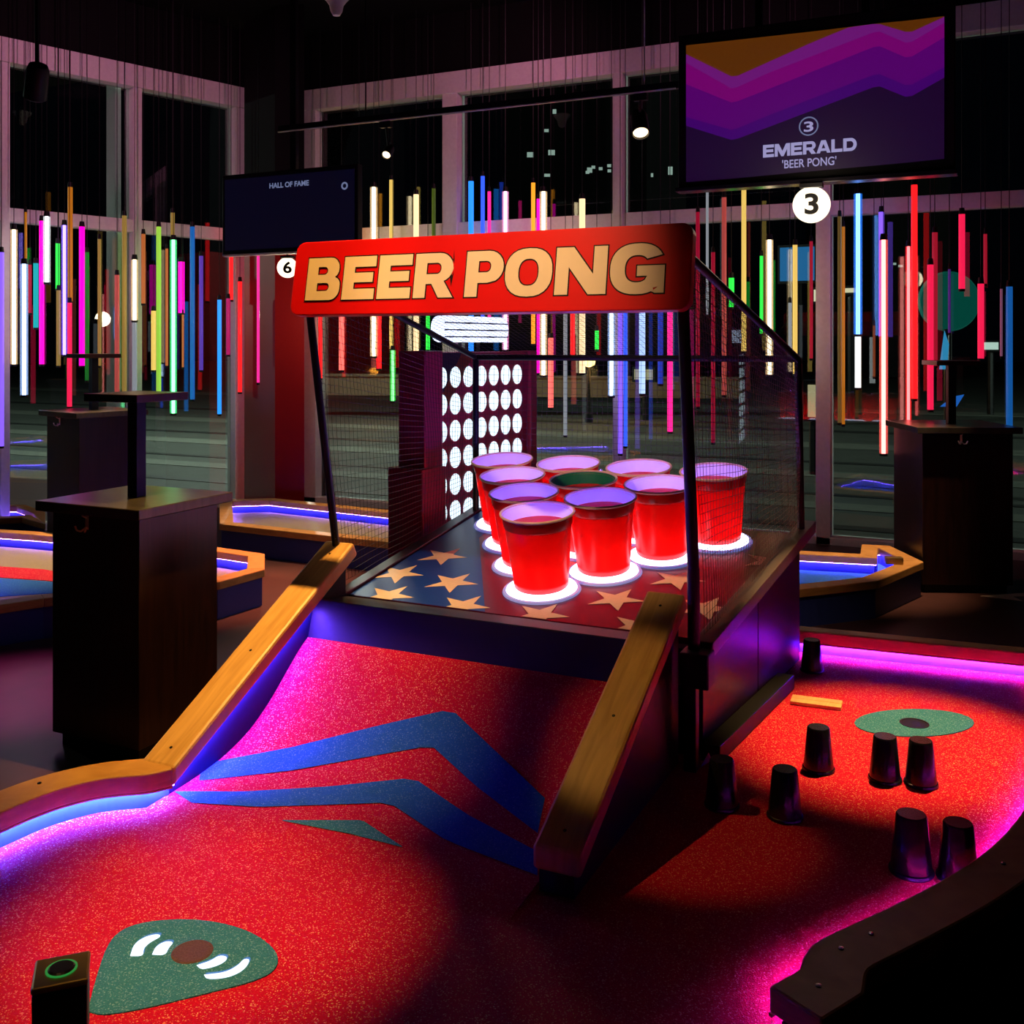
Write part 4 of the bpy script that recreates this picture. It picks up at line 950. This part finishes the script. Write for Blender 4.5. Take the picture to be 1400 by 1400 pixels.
T = [(2, 345, 610, 7, 'violet', 'lit', .5), (19, 314, 498, 8, 'cream', 'bright', .6), (35, 290, 356, 4, 'orange', 'dim', .9), (33, 361, 540, 9, 'ice', 'bright', 1.1), (41, 362, 428, 5, 'crimson', 'dim', .4), (49, 360, 448, 7, 'teal', 'lit', .5),
     (57, 302, 498, 7, 'magenta', 'lit', .7), (64, 296, 386, 8, 'white', 'bright', 1.0), (79, 333, 395, 6, 'green', 'lit', .6), (80, 397, 500, 6, 'gold', 'dim', .78), (88, 308, 485, 7, 'violet', 'bright', .9), (96, 256, 412, 7, 'orange', 'dim', .45), (95, 414, 556, 7, 'crimson', 'lit', .75),
     (112, 310, 500, 8, 'magenta', 'lit', .8), (119, 345, 520, 6, 'green', 'dark', .4), (136, 327, 500, 5, 'gold', 'dim', .7), (160, 376, 545, 7, 'salmon', 'dim', .9), (170, 295, 535, 7, 'gold', 'dim', .5), (184, 355, 438, 8, 'cream', 'bright', 1.0), (184, 441, 545, 7, 'clear', 'lit', .8),
     (196, 320, 415, 6, 'brown', 'lit', .6), (210, 425, 506, 7, 'gold', 'lit', .4), (217, 310, 536, 7, 'lime', 'lit', .8), (228, 340, 500, 4, 'brown', 'lit', .45), (236, 291, 325, 6, 'gold', 'dim', .9), (237, 328, 565, 8, 'mint', 'bright', 1.05),
     (248, 358, 428, 9, 'magenta', 'lit', .6), (250, 430, 502, 3, 'brown', 'lit', .9), (263, 310, 546, 7, 'sky', 'dim', .8), (275, 350, 506, 6, 'violet', 'dim', .5), (300, 410, 566, 6, 'sky', 'lit', .7), (312, 408, 485, 6, 'pink', 'dim', .9), (316, 300, 410, 6, 'red', 'lit', .5), (328, 385, 536, 6, 'red', 'lit', .85),
     (353, 300, 523, 4, 'pink', 'lit', 1.6),
     (438, 420, 517, 6, 'red', 'lit', .5), (467, 420, 506, 8, 'salmon', 'lit', .7), (491, 258, 428, 6, 'orange', 'lit', .45), (511, 256, 487, 9, 'cream', 'bright', .8), (518, 420, 504, 8, 'red', 'lit', .4), (535, 246, 477, 6, 'gold', 'lit', .6), (537, 479, 548, 7, 'green', 'bright', .8), (569, 266, 480, 8, 'cream', 'lit', .7),
     (585, 420, 478, 6, 'green', 'lit', .5), (593, 258, 420, 6, 'lime', 'dark', .4), (644, 248, 480, 8, 'sky', 'lit', .6), (660, 241, 440, 6, 'blue', 'lit', .45), (669, 262, 440, 5, 'pink', 'lit', .75), (691, 262, 478, 8, 'rose', 'bright', .9), (729, 250, 470, 6, 'orange', 'lit', .5), (736, 272, 510, 5, 'magenta', 'lit', .4),
     (743, 262, 513, 9, 'cream', 'bright', .85), (753, 462, 557, 8, 'salmon', 'lit', .6), (773, 420, 595, 6, 'clear', 'lit', .5), (783, 420, 490, 7, 'red', 'lit', .7), (796, 272, 510, 9, 'cream', 'lit', .9), (816, 452, 478, 6, 'green', 'lit', .5), (836, 420, 541, 9, 'ice', 'bright', .8), (848, 420, 620, 7, 'violet', 'lit', .5),
     (855, 420, 610, 6, 'blue', 'lit', .75), (878, 420, 538, 9, 'ice', 'lit', .9), (903, 420, 525, 8, 'blue', 'dim', .5), (916, 420, 590, 8, 'pink', 'lit', .7),
     (954, 290, 556, 6, 'crimson', 'dim', .9), (967, 262, 430, 4, 'clear', 'lit', .5), (975, 345, 605, 6, 'crimson', 'dim', .6), (990, 270, 540, 7, 'salmon', 'dim', .9), (1000, 380, 420, 8, 'green', 'lit', .6), (1017, 258, 480, 7, 'gold', 'lit', .8), (1041, 350, 456, 5, 'green', 'lit', .5), (1052, 328, 512, 9, 'cream', 'bright', .9), (1087, 335, 511, 7, 'gold', 'lit', .7), (1080, 414, 490, 5, 'clear', 'lit', .5), (1109, 330, 490, 5, 'maroon', 'lit', .6),
     (1148, 296, 578, 6, 'gold', 'dark', .9), (1153, 310, 580, 5, 'orange', 'dim', .6), (1173, 265, 457, 10, 'sky', 'bright', .9), (1173, 460, 530, 9, 'white', 'lit', .7), (1195, 445, 515, 4, 'brown', 'dim', .4), (1205, 290, 460, 8, 'violet', 'lit', .5), (1208, 328, 620, 10, 'salmon', 'bright', 1.1), (1242, 337, 578, 7, 'red', 'bright', .6), (1250, 253, 545, 9, 'red', 'lit', .95),
     (1278, 318, 500, 8, 'maroon', 'lit', .5), (1272, 362, 560, 9, 'crimson', 'lit', .9), (1298, 368, 455, 4, 'violet', 'dark', .4), (1315, 293, 395, 9, 'crimson', 'lit', .9), (1347, 320, 388, 5, 'maroon', 'lit', .4), (1341, 388, 490, 9, 'crimson', 'lit', .8), (1369, 395, 487, 3, 'rose', 'dark', .5), (1380, 392, 590, 9, 'sky', 'dim', .9)]
def bay(px, ytop):
    if px < 186: return 'left window before its mullion'
    if px < 360: return 'left window beyond its mullion'
    if px < 640: return 'window behind BEER'
    if px < 800: return 'window behind PO'
    if px < 930: return 'window below NG'
    if px < 1120: return 'window between sign and globe'
    return 'window right of globe'
EM = {}
def tube_mat(c, b_):
    k = 'tube_%s_%s' % (c, b_)
    if k not in EM:
        col = CN[c][0]; EM[k] = emit(k, col, BR[b_], tuple(min(.5, x_ * .5) for x_ in col))
    return EM[k]
def core_mat(c):
    k = 'core_' + c
    if k not in EM:
        col = CN[c][0]; w_ = .12; EM[k] = emit(k, tuple(x_ * (1 - w_) + w_ for x_ in col), 6.5)
    return EM[k]
def glow_sleeve_mat(c):
    k = 'glow_sleeve_' + c
    if k not in EM:
        col = CN[c][0]; mt = emit(k, col, .55, tuple(x_ * .3 for x_ in col)); n = mt.node_tree.nodes; l = mt.node_tree.links
        tp = n.new('ShaderNodeBsdfTransparent'); mx = n.new('ShaderNodeMixShader'); mx.inputs[0].default_value = .45
        l.new(tp.outputs[0], mx.inputs[1]); l.new(n['Principled BSDF'].outputs[0], mx.inputs[2]); l.new(mx.outputs[0], n['Material Output'].inputs[0]); EM[k] = mt
    return EM[k]
keyc = {}
words = dict(bright='brightly glowing', lit='glowing', dim='dim', dark='nearly dark')
def colname(c): return {'rose': 'pale pink', 'ice': 'pale blue', 'sky': 'sky blue', 'mint': 'mint green', 'cream': 'warm white', 'clear': 'clear grey', 'lime': 'olive green', 'salmon': 'salmon red', 'pink': 'hot pink'}.get(c, c)
for px, y0_, y1_, w, c, b_, off in T: keyc.setdefault((b_, c, bay(px, y0_)), []).append((px, y0_))
ORD = ['first', 'second', 'third', 'fourth', 'fifth', 'sixth']
for px, y0_, y1_, w, c, b_, off in T:
    D = (LW(px) if px < 340 else dback(px)) - (off * .55 if px < 1120 else off * .75) if px < 340 or px > 400 else 8.9
    p0, p1 = at(px, y0_, D), at(px, y1_, D); r = max(.010, w * D / F / 2 * .92)
    ks = sorted(keyc[(b_, c, bay(px, y0_))]); lab = '%s %s light tube in the %s' % (words[b_], colname(c), bay(px, y0_))
    if len(ks) > 1: lab = '%s %s tube in the %s, %s from left' % (words[b_], colname(c), bay(px, y0_), ORD[ks.index((px, y0_))])
    t = thing('light_tube', tuple(p1), lab, 'light tube', 'coloured light tubes hanging before the windows')
    if b_ == 'bright':
        MB().tube(p0, p1, r * .62, 12).build('core', core_mat(c), t, smooth=True)
        MB().tube(p0, p1, r * 1.22, 16, cap=False).build('glow_sleeve', glow_sleeve_mat(c), t, smooth=True)  # added shell, its emission paints the halo round the bright core
        r *= 1.1
    else: MB().tube(p0, p1, r, 14).build('tube', tube_mat(c, b_), t, smooth=True)
    mb = MB(); mb.tube(p0, p0 + Vector((0, 0, .05)), r * 1.05, 12, r * .8); mb.build('end_cap', 'black', t, smooth=True)
    MB().tube(p1, p1 - Vector((0, 0, .02)), r * 1.04, 12).build('end_cap', 'black', t, smooth=True)
    MB().tube(p0 + Vector((0, 0, .05)), (p0.x, p0.y, CEIL), .0035, 5).build('cable', 'black', t)
